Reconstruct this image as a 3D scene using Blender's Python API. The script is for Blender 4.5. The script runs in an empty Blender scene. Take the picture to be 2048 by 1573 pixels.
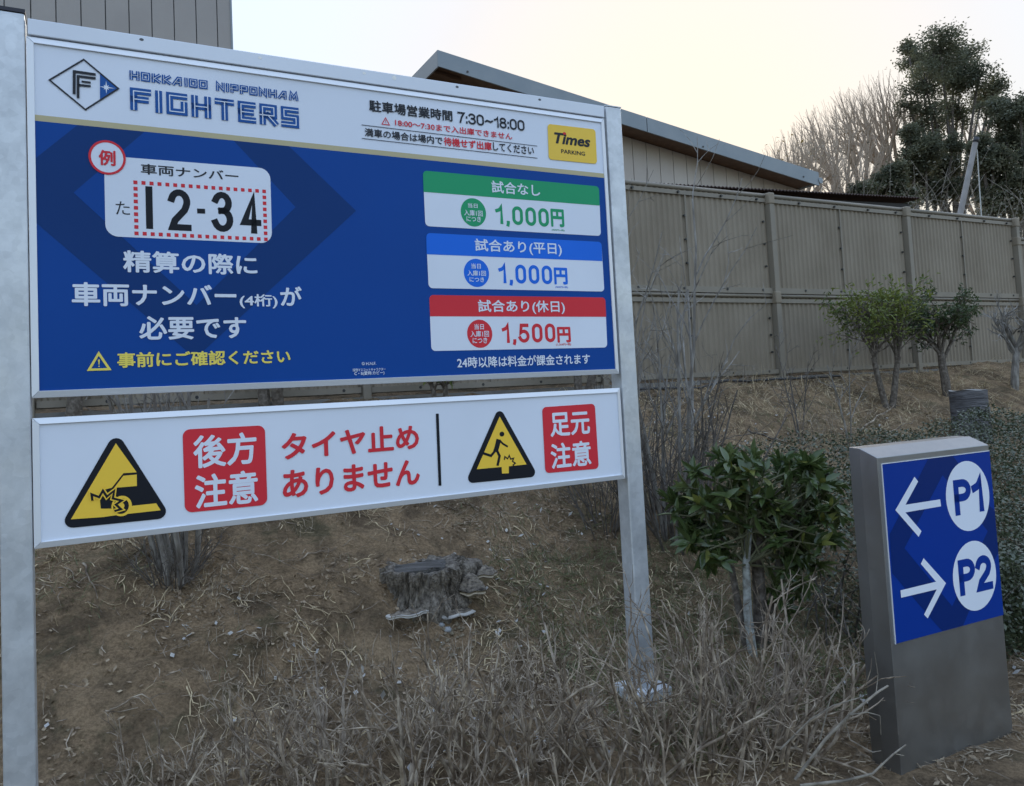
import bpy, math, random
import numpy as np
from mathutils import Vector, Matrix

# ------------------------------------------------------------------ camera, world, sun, exposure
SC = bpy.context.scene
COL = SC.collection
F, CX, CY = 1551.3454, 987.2986, 694.1722            # focal length and principal point, pixels of the 2048x1573 photo
PITCH, ROLL = math.radians(3.27418), math.radians(-2.85631)
cam_fw = np.array([0, math.cos(PITCH), math.sin(PITCH)])
_r = np.array([1.0, 0, 0]); _u = np.cross(_r, cam_fw)
cam_r = math.cos(ROLL) * _r + math.sin(ROLL) * _u
cam_u = -math.sin(ROLL) * _r + math.cos(ROLL) * _u
CAM = np.array([0, 0, 1.66])
cd = bpy.data.cameras.new('camera'); co = bpy.data.objects.new('camera', cd); COL.objects.link(co)
M = Matrix(((cam_r[0], cam_u[0], -cam_fw[0], CAM[0]), (cam_r[1], cam_u[1], -cam_fw[1], CAM[1]),
            (cam_r[2], cam_u[2], -cam_fw[2], CAM[2]), (0, 0, 0, 1)))
co.matrix_world = M
cd.sensor_width = 36; cd.lens = F / 2048 * 36
cd.shift_x = (1024 - CX) / 2048; cd.shift_y = (CY - 786.5) / 2048
cd.clip_start = 0.05; cd.clip_end = 2000
SC.camera = co

SUN_AZ, SUN_EL = math.radians(14.5), math.radians(18)      # azimuth from +Y towards +X
W = bpy.data.worlds.new('World'); SC.world = W; W.use_nodes = True
wn = W.node_tree.nodes; wl = W.node_tree.links
bg = wn['Background']
sky = wn.new('ShaderNodeTexSky'); sky.sky_type = 'NISHITA'; sky.sun_disc = False
sky.sun_elevation = SUN_EL; sky.sun_rotation = SUN_AZ
sky.air_density = 1.0; sky.dust_density = 1.0; sky.ozone_density = 1.0; sky.altitude = 20
# thin high veil: evens out the brightness of the whole sky, keeps its colour
bw = wn.new('ShaderNodeRGBToBW'); wl.new(sky.outputs[0], bw.inputs[0])
pw = wn.new('ShaderNodeMath'); pw.operation = 'POWER'; pw.inputs[1].default_value = -0.97; wl.new(bw.outputs[0], pw.inputs[0])
vm = wn.new('ShaderNodeVectorMath'); vm.operation = 'SCALE'; wl.new(sky.outputs[0], vm.inputs[0]); wl.new(pw.outputs[0], vm.inputs['Scale'])
hs = wn.new('ShaderNodeHueSaturation'); hs.inputs['Saturation'].default_value = 0.74; wl.new(vm.outputs[0], hs.inputs['Color'])
wl.new(hs.outputs[0], bg.inputs[0])
bg.inputs[1].default_value = 0.15
sl = bpy.data.lights.new('sun', 'SUN'); so = bpy.data.objects.new('sun', sl); COL.objects.link(so)
sl.energy = 0.5; sl.angle = math.radians(12); sl.color = (1.0, 0.9, 0.75)
sd = Vector((math.sin(SUN_AZ) * math.cos(SUN_EL), math.cos(SUN_AZ) * math.cos(SUN_EL), math.sin(SUN_EL)))
so.rotation_euler = (-sd).to_track_quat('-Z', 'Y').to_euler(); so.location = (3, 10, 12)
SC.view_settings.view_transform = 'Standard'; SC.view_settings.look = 'None'
SC.view_settings.exposure = 2.58; SC.view_settings.gamma = 1.0; SC.view_settings.use_curve_mapping = False
SC.render.engine = 'CYCLES'
SC.cycles.use_denoising = True
SC.cycles.max_bounces = 6; SC.cycles.diffuse_bounces = 3; SC.cycles.transparent_max_bounces = 6

# ------------------------------------------------------------------ place geometry: s along the sign and the fence, v towards the fence
AZ = math.radians(62.484)
D = np.array([math.sin(AZ), math.cos(AZ), 0.0]); N = np.array([-D[1], D[0], 0.0]); Z = np.array([0, 0, 1.0])
S0, V0 = -0.1901, 3.2350                               # left edge and plane of the sign
VF = 7.0956                                            # fence plane
def P(s, v, z): return D * s + N * v + Z * z
def ray(x, y): return cam_fw + cam_r * (x - CX) / F - cam_u * (y - CY) / F
def onv(x, y, v):                                      # where the line of sight meets the plane v
    d = ray(x, y); t = (v - CAM @ N) / (d @ N); return CAM + t * d
def sz(x, y, v=V0):
    X = onv(x, y, v); return float(X @ D), float(X[2])
HV = [-900, -3, 2.5, 3.3, 4.0, 5.0, 6.0, 6.6, 7.0, 7.6, 12, 40, 900]
HZ = [0, 0, 0.0, 0.05, 0.27, 0.76, 1.26, 1.50, 1.60, 1.67, 1.75, 1.9, 1.9]
def vnoise(x, y, seed=0):
    x = np.asarray(x, float); y = np.asarray(y, float)
    xi = np.floor(x); yi = np.floor(y); fx = x - xi; fy = y - yi
    fx = fx * fx * (3 - 2 * fx); fy = fy * fy * (3 - 2 * fy)
    def h(a, b):
        q = np.sin(a * 127.1 + b * 311.7 + seed * 74.7) * 43758.5453
        return q - np.floor(q)
    return (h(xi, yi) * (1 - fx) + h(xi + 1, yi) * fx) * (1 - fy) + (h(xi, yi + 1) * (1 - fx) + h(xi + 1, yi + 1) * fx) * fy
def fbm(x, y, seed=0, o=4):
    t = 0; a = .5
    for i in range(o): t = t + a * (vnoise(x * 2 ** i, y * 2 ** i, seed + i) - .5); a *= .5
    return t
def gz(s, v):
    s = np.asarray(s, float); v = np.asarray(v, float)
    z = np.interp(v, HV, HZ)
    near = np.clip((v - 1.4) / .6, 0, 1) * np.clip((v - 2.2) / 1.2, 0.35, 1) * np.clip((14 - v) / 4, 0, 1) * np.clip((30 - np.abs(s)) / 10, 0, 1)
    z = z + near * (0.20 * fbm(s * .9, v * .9, 3, 2) + 0.11 * fbm(s * 3.5, v * 3.5, 11, 3) + 0.06 * fbm(s * 13, v * 13, 5, 4))
    k = np.exp(-(((s - 2.47) / .3) ** 2 + ((v - 3.28) / .3) ** 2) ** 2); z = z * (1 - k) + (np.interp(v, HV, HZ) + .02) * k
    z = z + 0.10 * np.clip((s - 10.5) / 1.5, 0, 1) * np.clip((v - 5) / 2, 0, 1)
    return z
def G(px, py):                                         # where the line of sight meets the ground
    d = ray(px, py); t = 1.5
    while t < 60:
        X = CAM + d * t
        if X[2] <= float(gz(X @ D, X @ N)): break
        t += 0.02
    return CAM + d * t
def at(px, py, Y): d = ray(px, py); return CAM + d * (Y / d[1])
def gp(s, v, dz=0): return P(s, v, float(gz(s, v)) + dz)

# ------------------------------------------------------------------ materials
MATS = {}
def lin(c): return tuple(c) + (1,) if len(c) == 3 else c
def mat(name, col, rough=.7, metal=0., col2=None, scale=8., bump=0., bscale=40., detail=4., spec=.5, coord='Object', stretch=None,
        transl=0., col3=None, mscale=None):
    if name in MATS: return MATS[name]
    m = bpy.data.materials.new(name); m.use_nodes = True; MATS[name] = m
    nt = m.node_tree; n = nt.nodes; l = nt.links; b = n['Principled BSDF']
    b.inputs['Roughness'].default_value = rough; b.inputs['Metallic'].default_value = metal
    b.inputs['Specular IOR Level'].default_value = spec
    b.inputs['Base Color'].default_value = lin(col)
    tc = n.new('ShaderNodeTexCoord'); src = tc.outputs[coord]
    if stretch:
        mp = n.new('ShaderNodeMapping'); mp.inputs['Scale'].default_value = stretch
        l.new(src, mp.inputs[0]); src = mp.outputs[0]
    if col2 is not None:
        t = n.new('ShaderNodeTexNoise'); t.inputs['Scale'].default_value = scale; t.inputs['Detail'].default_value = detail
        l.new(src, t.inputs['Vector'])
        r = n.new('ShaderNodeValToRGB'); r.color_ramp.elements[0].position = .32; r.color_ramp.elements[1].position = .68
        r.color_ramp.elements[0].color = lin(col); r.color_ramp.elements[1].color = lin(col2)
        if col3 is not None:
            e = r.color_ramp.elements.new(.5); e.color = lin(col3)
        l.new(t.outputs[0], r.inputs[0]); l.new(r.outputs[0], b.inputs['Base Color'])
        cs = r.outputs[0]
    else: cs = None
    if bump:
        t2 = n.new('ShaderNodeTexNoise'); t2.inputs['Scale'].default_value = bscale; t2.inputs['Detail'].default_value = 6
        l.new(src, t2.inputs['Vector'])
        bp = n.new('ShaderNodeBump'); bp.inputs['Strength'].default_value = min(1, bump); bp.inputs['Distance'].default_value = .01 * max(1, bump)
        l.new(t2.outputs[0], bp.inputs['Height']); l.new(bp.outputs[0], b.inputs['Normal'])
    if transl:
        tr = n.new('ShaderNodeBsdfTranslucent'); mx = n.new('ShaderNodeMixShader'); mx.inputs[0].default_value = transl
        if cs is not None: l.new(cs, tr.inputs[0])
        else: tr.inputs[0].default_value = lin(col)
        out = n['Material Output']; l.new(b.outputs[0], mx.inputs[1]); l.new(tr.outputs[0], mx.inputs[2]); l.new(mx.outputs[0], out.inputs[0])
    return m

# ------------------------------------------------------------------ object helpers
def link(o, parent=None):
    COL.objects.link(o)
    if parent is not None: o.parent = parent
    return o
def mesh_obj(name, V, Fc, m, parent=None, smooth=False):
    me = bpy.data.meshes.new(name)
    me.from_pydata([tuple(map(float, v)) for v in V], [], Fc)
    if smooth: me.shade_smooth()
    for k in (m if isinstance(m, (list, tuple)) else [m]): me.materials.append(k)
    o = bpy.data.objects.new(name, me)
    if parent is not None:
        w = wmat(parent)
        me.transform(w.inverted())
    return link(o, parent)
def np_mesh(name, V, nper, m, parent=None, smooth=False):
    """V (n,3) array, consecutive faces of nper vertices"""
    V = np.asarray(V, np.float32); nf = len(V) // nper
    me = bpy.data.meshes.new(name)
    me.vertices.add(len(V)); me.vertices.foreach_set('co', V.ravel())
    me.loops.add(len(V)); me.loops.foreach_set('vertex_index', np.arange(len(V), dtype=np.int32))
    me.polygons.add(nf); me.polygons.foreach_set('loop_start', np.arange(0, len(V), nper, dtype=np.int32))
    me.update(calc_edges=True)
    for k in (m if isinstance(m, (list, tuple)) else [m]): me.materials.append(k)
    if smooth: me.shade_smooth()
    o = bpy.data.objects.new(name, me)
    if parent is not None: me.transform(wmat(parent).inverted())
    return link(o, parent)
def wmat(o):
    w = o.matrix_basis.copy(); p = o.parent
    while p is not None: w = p.matrix_basis @ w; p = p.parent
    return w
def tag(o, label, cat, group=None):
    o['label'] = label; o['category'] = cat
    if group: o['group'] = group
    return o
def thing(name, loc, label, cat, group=None):
    o = bpy.data.objects.new(name, None); o.location = tuple(map(float, loc)); o.empty_display_size = .2
    link(o); return tag(o, label, cat, group)
def kind(o, k): o['kind'] = k; return o
class MB:
    def __init__(s): s.V = []; s.F = []
    def add(s, V, Fc):
        b = len(s.V); s.V += [np.asarray(v, float) for v in V]; s.F += [tuple(i + b for i in f) for f in Fc]
    def hexa(s, p):                                    # 8 corners: bottom 4 ccw, top 4 ccw
        s.add(p, [(0, 3, 2, 1), (4, 5, 6, 7), (0, 1, 5, 4), (1, 2, 6, 5), (2, 3, 7, 6), (3, 0, 4, 7)])
    def box(s, s0, s1, v0, v1, z0, z1):
        s.hexa([P(s0, v0, z0), P(s1, v0, z0), P(s1, v1, z0), P(s0, v1, z0), P(s0, v0, z1), P(s1, v0, z1), P(s1, v1, z1), P(s0, v1, z1)])
    def tube(s, pts, rad, k=6, cap=True):
        pts = [np.asarray(p, float) for p in pts]; n = len(pts)
        if not hasattr(rad, '__len__'): rad = [rad] * n
        V = []; ref = None
        for i in range(n):
            t = pts[min(i + 1, n - 1)] - pts[max(i - 1, 0)]; t /= (np.linalg.norm(t) + 1e-9)
            if ref is None: ref = np.array([0, 0, 1.]) if abs(t[2]) < .9 else np.array([1., 0, 0])
            a = np.cross(t, ref); a /= (np.linalg.norm(a) + 1e-9); b = np.cross(a, t); ref = b
            for j in range(k):
                th = 2 * math.pi * j / k; V.append(pts[i] + rad[i] * (math.cos(th) * a + math.sin(th) * b))
        Fc = [(i * k + j, i * k + (j + 1) % k, (i + 1) * k + (j + 1) % k, (i + 1) * k + j) for i in range(n - 1) for j in range(k)]
        if cap: Fc += [tuple(range(k))[::-1], tuple((n - 1) * k + j for j in range(k))]
        s.add(V, Fc)
    def poly(s, pts): s.add(pts, [tuple(range(len(pts)))])
    def obj(s, name, m, parent=None, smooth=False): return mesh_obj(name, s.V, s.F, m, parent, smooth)
def bevel(o, w=.003, seg=2):
    md = o.modifiers.new('bevel', 'BEVEL'); md.width = w; md.segments = seg; md.limit_method = 'ANGLE'; return o

# ================================================================== GROUND
ax_s = np.unique(np.concatenate([np.linspace(-900, -40, 16), np.linspace(-40, -6, 30), np.arange(-6, 12, .028), np.linspace(12, 24, 120), np.linspace(24, 60, 30), np.linspace(60, 900, 16)]))
ax_v = np.unique(np.concatenate([np.linspace(-900, -20, 12), np.linspace(-20, 1.2, 20), np.arange(1.2, 7.4, .028), np.linspace(7.4, 14, 60), np.linspace(14, 60, 30), np.linspace(60, 900, 14)]))
SS, VV = np.meshgrid(ax_s, ax_v); ZZ = gz(SS, VV)
XY = SS[..., None] * D + VV[..., None] * N + ZZ[..., None] * Z
ns, nv = len(ax_s), len(ax_v)
gi = np.arange(nv * ns).reshape(nv, ns)
quads = np.stack([gi[:-1, :-1], gi[:-1, 1:], gi[1:, 1:], gi[1:, :-1]], -1).reshape(-1, 4)
me = bpy.data.meshes.new('ground'); me.vertices.add(nv * ns); me.vertices.foreach_set('co', XY.astype(np.float32).ravel())
me.loops.add(quads.size); me.loops.foreach_set('vertex_index', quads.ravel().astype(np.int32))
me.polygons.add(len(quads)); me.polygons.foreach_set('loop_start', np.arange(0, quads.size, 4, dtype=np.int32)); me.update(calc_edges=True); me.shade_smooth()
gm = bpy.data.materials.new('earth'); gm.use_nodes = True
nt = gm.node_tree; n_ = nt.nodes; l_ = nt.links; b_ = n_['Principled BSDF']; b_.inputs['Roughness'].default_value = .95; b_.inputs['Specular IOR Level'].default_value = .15
tc = n_.new('ShaderNodeTexCoord')
def noise(scale, detail=5, rough=.6, dist=0.):
    t = n_.new('ShaderNodeTexNoise'); t.inputs['Scale'].default_value = scale; t.inputs['Detail'].default_value = detail
    t.inputs['Roughness'].default_value = rough; t.inputs['Distortion'].default_value = dist; l_.new(tc.outputs['Object'], t.inputs['Vector']); return t.outputs[0]
def ramp(src, stops):
    r = n_.new('ShaderNodeValToRGB'); r.color_ramp.elements[0].position = stops[0][0]; r.color_ramp.elements[0].color = lin(stops[0][1])
    r.color_ramp.elements[1].position = stops[-1][0]; r.color_ramp.elements[1].color = lin(stops[-1][1])
    for p_, c_ in stops[1:-1]: e = r.color_ramp.elements.new(p_); e.color = lin(c_)
    l_.new(src, r.inputs[0]); return r.outputs[0]
def mixc(fac, a, b, mode='MIX'):
    x = n_.new('ShaderNodeMix'); x.data_type = 'RGBA'; x.blend_type = mode
    if isinstance(fac, float): x.inputs[0].default_value = fac
    else: l_.new(fac, x.inputs[0])
    l_.new(a, x.inputs[6]); l_.new(b, x.inputs[7]); return x.outputs[2]
c1 = ramp(noise(1.7, 6, .65), [(.33, (.20, .135, .075)), (.5, (.35, .24, .135)), (.68, (.52, .375, .22))])
c2 = ramp(noise(14, 6, .7), [(.35, (.06, .042, .028)), (.62, (.36, .25, .15))])
c3 = ramp(noise(60, 5, .7), [(.38, (.05, .036, .025)), (.6, (.44, .32, .20))])
cc = mixc(.45, c1, c2); cc = mixc(.36, cc, c3)
dk = n_.new('ShaderNodeRGB'); dk.outputs[0].default_value = (.060, .044, .030, 1); dms = n_.new('ShaderNodeSeparateColor'); l_.new(ramp(noise(1.9, 8, .72, .6), [(.47, (0, 0, 0)), (.60, (.62, .62, .62))]), dms.inputs[0]); cc = mixc(dms.outputs[0], cc, dk.outputs[0])
gmask = ramp(noise(2.6, 5, .7, .4), [(.54, (0, 0, 0)), (.66, (.55, .55, .55))])
rgb = n_.new('ShaderNodeRGB'); rgb.outputs[0].default_value = (.062, .068, .036, 1)
sep = n_.new('ShaderNodeSeparateColor'); l_.new(gmask, sep.inputs[0]); cc = mixc(sep.outputs[0], cc, rgb.outputs[0])
l_.new(cc, b_.inputs['Base Color'])
bp = n_.new('ShaderNodeBump'); bp.inputs['Strength'].default_value = .9; bp.inputs['Distance'].default_value = .05
ad = n_.new('ShaderNodeMath'); ad.operation = 'ADD'; l_.new(noise(18, 8, .75), ad.inputs[0])
sc_ = n_.new('ShaderNodeMath'); sc_.operation = 'MULTIPLY'; sc_.inputs[1].default_value = .35; l_.new(noise(90, 5, .7), sc_.inputs[0]); l_.new(sc_.outputs[0], ad.inputs[1])
l_.new(ad.outputs[0], bp.inputs['Height']); l_.new(bp.outputs[0], b_.inputs['Normal'])
me.materials.append(gm)
ground = bpy.data.objects.new('ground', me); COL.objects.link(ground); kind(ground, 'structure')
q = MB(); q.box(-60, 60, -40, 1.15, .004, .02); kind(q.obj('unseen_car_park', mat('asphalt', (.045, .046, .048), .9, 0, (.065, .065, .066), 60, bump=.6, bscale=200)), 'structure')  # asphalt out of view, added to darken what the steel pillar reflects

# ================================================================== BUILDINGS BEHIND THE FENCE
M_SIDE = mat('grey_siding', (.31, .285, .265), .6, 0, (.35, .325, .30), .7, bump=.15, bscale=120)
M_SIDE2 = mat('pale_siding', (.44, .40, .36), .6, 0, (.49, .45, .405), .7, bump=.15, bscale=120)
M_JOINT = mat('dark_joint', (.10, .10, .10), .8)
M_FASCIA = mat('blue_grey_metal', (.20, .235, .26), .45, .2, (.24, .27, .29), 1.2)
M_ROOF = mat('roof_metal', (.16, .18, .20), .5, .3)
M_WOOD = mat('brown_soffit', (.10, .055, .032), .7, 0, (.15, .085, .05), 6)
M_RIVET = mat('rivet', (.06, .06, .06), .5, .5)
def siding(root, edges, v, zb, ztop, m, name='siding_panel'):
    """one board per gap between the seams; ztop(s) gives its upper edge"""
    for a, b in zip(edges[:-1], edges[1:]):
        q = MB(); g = .011
        q.hexa([P(a + g, v, zb), P(b - g, v, zb), P(b - g, v + .03, zb), P(a + g, v + .03, zb),
                P(a + g, v, ztop(a)), P(b - g, v, ztop(b)), P(b - g, v + .03, ztop(b)), P(a + g, v + .03, ztop(a))])
        q.obj(name, m, root)
# tall block on the left
VB = float(CAM @ N + (ray(400, 60) @ N) / ray(400, 60)[1] * 17.3)
seams = [8.5, 61.5, 112, 162, 211, 258, 303.5, 348, 392, 434, 463]
es = [sz(x, 30, VB)[0] for x in seams]
pitchb = float(np.mean(np.diff(es[:-1])))
es = [es[0] - pitchb * k for k in range(8, 0, -1)] + es
sR = es[-1]; sL = es[0]
blk = thing('warehouse', P((sL + sR) / 2, VB + 4, 1.7), 'tall blank grey building with vertical siding behind the left of the sign', 'building')
siding(blk, es, VB, 1.6, lambda s: 13.0, M_SIDE)
q = MB(); q.box(sL, sR - .02, VB + .035, VB + 9, 1.5, 12.98); q.obj('wall_core', M_JOINT, blk)
q = MB(); q.box(sR - .03, sR + .012, VB - .02, VB + .045, 1.5, 13.02); q.obj('corner_trim', M_FASCIA, blk)
q = MB(); q.box(sL - .1, sR + .1, VB - .1, VB + 9.1, 13.02, 13.25); q.obj('roof', M_ROOF, blk)
# lean-to roofed hall
VG = float(CAM @ N + (ray(1270, 300) @ N) / ray(1270, 300)[1] * 21.7)
VFA = VG - .75
sl_ = [1268, 1295.3, 1321.6, 1348, 1374.3, 1401.2, 1427, 1452.6, 1477.2, 1501.3, 1526, 1548.4, 1572, 1598]
eg = [sz(x, 350, VG)[0] for x in sl_]
pg = float(np.mean(np.diff(eg[:-1])))
sleft = sz(909, 160, VG)[0]
k = int((eg[0] - sleft) / pg); eg = [sleft] + [eg[0] - pg * j for j in range(k, 0, -1)] + eg
t0 = sz(875, 100, VFA); t1 = sz(1637, 345, VFA); u0 = sz(872, 131.3, VFA); u1 = sz(1632.8, 370, VFA)
ftop = lambda s: t0[1] + (t1[1] - t0[1]) * (s - t0[0]) / (t1[0] - t0[0])
fbot = lambda s: u0[1] + (u1[1] - u0[1]) * (s - u0[0]) / (u1[0] - u0[0])
hall = thing('hall', P((eg[0] + eg[-1]) / 2, VG + 5, 1.7), 'pale hall with a sloping single pitch roof and blue grey fascia', 'building')
siding(hall, eg, VG, 1.6, lambda s: fbot(s) + .06, M_SIDE2)
q = MB(); a, b = eg[0], eg[-1] - .02
q.hexa([P(a, VG + .035, 1.5), P(b, VG + .035, 1.5), P(b, VG + 10, 1.5), P(a, VG + 10, 1.5), P(a, VG + .035, fbot(a) + .05), P(b, VG + .035, fbot(b) + .05), P(b, VG + 10, fbot(b) + .05), P(a, VG + 10, fbot(a) + .05)])
q.obj('wall_core', M_JOINT, hall)
sA, sB = t0[0], t1[0]; sj = sz(1294, 250, VFA)[0]
for a, b in ((sA, sj - .012), (sj + .012, sB)):
    q = MB(); q.hexa([P(a, VFA, fbot(a)), P(b, VFA, fbot(b)), P(b, VFA + .04, fbot(b)), P(a, VFA + .04, fbot(a)), P(a, VFA, ftop(a)), P(b, VFA, ftop(b)), P(b, VFA + .04, ftop(b)), P(a, VFA + .04, ftop(a))])
    q.obj('fascia', M_FASCIA, hall)
q = MB(); q.hexa([P(sA, VFA + .045, fbot(sA)), P(sA + .04, VFA + .045, fbot(sA)), P(sA + .04, VFA + 11, fbot(sA)), P(sA, VFA + 11, fbot(sA)),
                  P(sA, VFA + .045, ftop(sA)), P(sA + .04, VFA + .045, ftop(sA)), P(sA + .04, VFA + 11, ftop(sA)), P(sA, VFA + 11, ftop(sA))])
q.obj('fascia', mat('pale_metal', (.32, .33, .33), .5, .1), hall)
q = MB(); a, b = sA + .05, sB
q.hexa([P(a, VFA + .05, ftop(a) - .10), P(b, VFA + .05, ftop(b) - .10), P(b, VFA + 11, ftop(b) - .10), P(a, VFA + 11, ftop(a) - .10),
        P(a, VFA + .05, ftop(a) - .012), P(b, VFA + .05, ftop(b) - .012), P(b, VFA + 11, ftop(b) - .012), P(a, VFA + 11, ftop(a) - .012)])
q.obj('roof', M_ROOF, hall)
q = MB(); q.hexa([P(a, VFA + .05, fbot(a) + .09), P(b - .1, VFA + .05, fbot(b) + .09), P(b - .1, VFA + 11, fbot(b) + .09), P(a, VFA + 11, fbot(a) + .09),
                  P(a, VFA + .05, fbot(a) + .11), P(b - .1, VFA + .05, fbot(b) + .11), P(b - .1, VFA + 11, fbot(b) + .11), P(a, VFA + 11, fbot(a) + .11)])
q.obj('soffit', M_WOOD, hall)
for j in range(5):
    vv = VFA + .35 + j * 1.8
    q = MB(); a = sA + .06; b = eg[0] - .01
    q.hexa([P(a, vv, fbot(a) - .02), P(b, vv, fbot(b) - .02), P(b, vv + .1, fbot(b) - .02), P(a, vv + .1, fbot(a) - .02), P(a, vv, fbot(a) + .085), P(b, vv, fbot(b) + .085), P(b, vv + .1, fbot(b) + .085), P(a, vv + .1, fbot(a) + .085)])
    q.obj('rafter', M_WOOD, hall)
q = MB(); q.tube([P(sB + .06, VFA - .02, fbot(sB) + .17), P(sB + .06, VFA + 11, fbot(sB) + .17)], .10, 8); q.obj('gutter', M_FASCIA, hall)
for x, y in ((935, 144), (1180, 222), (1406, 294), (1607, 354)):
    a, z = sz(x, y, VFA); q = MB(); q.tube([P(a, VFA - .015, z), P(a, VFA + .01, z)], .028, 8); q.obj('bolt', M_RIVET, hall)
# low shed roof just behind the fence
VS = VF + 1.6
a0 = sz(1300, 366, VS); a1 = sz(1839, 395.5, VS)
shed = thing('shed', P((a0[0] + a1[0]) / 2, VS + 1.5, 1.7), 'low shed with rusty dark corrugated roof just above the fence top', 'shed')
rs_ = random.Random(5); cols = np.arange(a0[0] - 5, a1[0], .019); V = []; Fc = []
zr = lambda s: a0[1] + (a1[1] - a0[1]) * (s - a0[0]) / (a1[0] - a0[0])
for s in cols:
    dz = .011 * math.sin(s * 2 * math.pi / .076)
    V += [P(s, VS, zr(s) + dz), P(s, VS + 3.4, zr(s) + dz - .06), P(s, VS, zr(s) + dz - .012), P(s, VS + 3.4, zr(s) + dz - .072)]
for i in range(len(cols) - 1):
    a = 4 * i; Fc += [(a, a + 4, a + 5, a + 1), (a + 2, a + 3, a + 7, a + 6), (a, a + 2, a + 6, a + 4)]
mesh_obj('roof_sheet', V, Fc, mat('rusty_iron', (.035, .022, .020), .8, .1, (.07, .04, .032), 9), shed)
for vv in (.12, 1.2, 2.3, 3.2):
    q = MB(); a, b = a0[0] - 5, a1[0] - .12
    q.hexa([P(a, VS + vv, zr(a) - .20), P(b, VS + vv, zr(b) - .20), P(b, VS + vv + .07, zr(b) - .20), P(a, VS + vv + .07, zr(a) - .20),
            P(a, VS + vv, zr(a) - .09), P(b, VS + vv, zr(b) - .09), P(b, VS + vv + .07, zr(b) - .09), P(a, VS + vv + .07, zr(a) - .09)])
    q.obj('beam', mat('black_timber', (.03, .028, .027), .8), shed)
for ss in np.linspace(a0[0] - 4.5, a1[0] - .5, 5):
    for vv in (.12, 3.2):
        q = MB(); q.box(ss, ss + .07, VS + vv, VS + vv + .07, 1.5, zr(ss) - .2); q.obj('post', mat('black_timber', ()), shed)

# ================================================================== FENCE
M_FENCE = mat('taupe_fence', (.205, .168, .12), .65, 0, (.26, .218, .162), 1.6, bump=.1, bscale=60)
M_FPOST = mat('taupe_post', (.195, .17, .132), .55, 0, (.235, .205, .16), 2)
M_SCREW = mat('screw', (.05, .05, .05), .4, .6)
L = 2.747; SP = [7.807 + (j) * L for j in range(-4, 5)]
ZT, ZM, ZB = 4.02, 2.735, 1.705
fence = thing('corrugated_fence', P(SP[4], VF, 1.6), 'long two tier taupe corrugated metal fence along the top of the bank', 'fence')
def corr(s0, s1, z0, z1, v):
    n = max(4, int(round((s1 - s0) / .0857))); w = (s1 - s0) / n; V = []; Fc = []
    prof = []
    for i in range(n):
        a = s0 + i * w; prof += [(a, 0), (a + .30 * w, 0), (a + .5 * w, .015), (a + .80 * w, .015)]
    prof.append((s1, 0))
    for s, dv in prof: V += [P(s, v + dv, z0), P(s, v + dv, z1)]
    for i in range(len(prof) - 1): Fc.append((2 * i, 2 * i + 2, 2 * i + 3, 2 * i + 1))
    return V, Fc
zlow = sz(2045, 476, VF)[1]
for j in range(len(SP) - 1):
    a, b = SP[j], SP[j + 1]; low = j >= 6
    tiers = [(ZM + .06, ZT - .07), (ZB + .06, ZM - .10)]
    if low: tiers = [(ZM + .06, zlow - .07), (ZB + .06, ZM - .10)]
    mid = (a + b) / 2 - .02
    for z0, z1 in tiers:
        for c0, c1 in ((a + .01, mid), (mid + .003, b - .01)):
            V, Fc = corr(c0, c1, z0 - .07, z1 + .07, VF + .030); mesh_obj('corrugated_panel', V, Fc, M_FENCE, fence)
        q = MB(); q.box(mid - .012, mid + .010, VF + .016, VF + .0285, z0, z1); q.obj('joint_strip', M_FPOST, fence)
        q = MB()
        for s in (mid - .03, b - .11):
            for fz in (.25, .5, .75): q.tube([P(s, VF + .010, z0 + (z1 - z0) * fz), P(s, VF + .030, z0 + (z1 - z0) * fz)], .014, 6)
        kind(q.obj('screws', M_SCREW, fence), 'stuff')
    zt = zlow if low else ZT
    # rails
    q = MB(); q.tube([P(a + .04, VF + .035, zt - .015), P(b - .04, VF + .035, zt - .015)], .027, 10); q.obj('top_rail', M_FPOST, fence, True)
    q = MB(); q.box(a + .05, b - .05, VF + .012, VF + .06, zt - .105, zt - .055); q.obj('rail', M_FPOST, fence)
    q = MB(); q.box(a + .05, b - .05, VF - .002, VF + .062, ZM - .006, ZM + .065); q.obj('rail', M_FPOST, fence)
    q = MB(); q.tube([P(a + .04, VF + .02, ZM - .035), P(b - .04, VF + .02, ZM - .035)], .022, 8); q.obj('rail', M_FPOST, fence, True)
    q = MB(); q.box(a + .05, b - .05, VF + .012, VF + .06, ZM - .125, ZM - .075); q.obj('rail', M_FPOST, fence)
    q = MB(); q.box(a + .05, b - .05, VF - .01, VF + .06, ZB, ZB + .055); q.obj('bottom_rail', M_FPOST, fence)
    q = MB()
    for fs in (.2, .45, .7, .92):
        for zz in (ZM + .038, zt - .08, ZB + .03):
            q.tube([P(a + (b - a) * fs, VF - .012, zz), P(a + (b - a) * fs, VF + .02, zz)], .016, 6)
    kind(q.obj('bolts', M_SCREW, fence), 'stuff')
for j, s in enumerate(SP):
    top = ZT + .015 if j <= 6 else zlow + .015
    q = MB(); q.box(s - .042, s + .038, VF - .045, VF + .075, 1.35, top - .12); bevel(q.obj('post', M_FPOST, fence), .006)
    for zc, h in ((top, .15), (ZM + .02, .16)) + (((zlow, .14),) if j == 6 else ()):
        q = MB(); q.box(s - .052, s + .048, VF - .055, VF + .085, zc - h, zc); bevel(q.obj('post_cap' if zc == top else 'collar', M_FENCE, fence), .018, 3)
# concrete footing under the fence
q = MB(); q.box(SP[0], SP[6] - .4, VF - .03, VF + .12, 1.3, 1.665); q.obj('footing', mat('footing_concrete', (.13, .125, .115), .9, 0, (.2, .19, .17), 6, bump=.5), fence)
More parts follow.
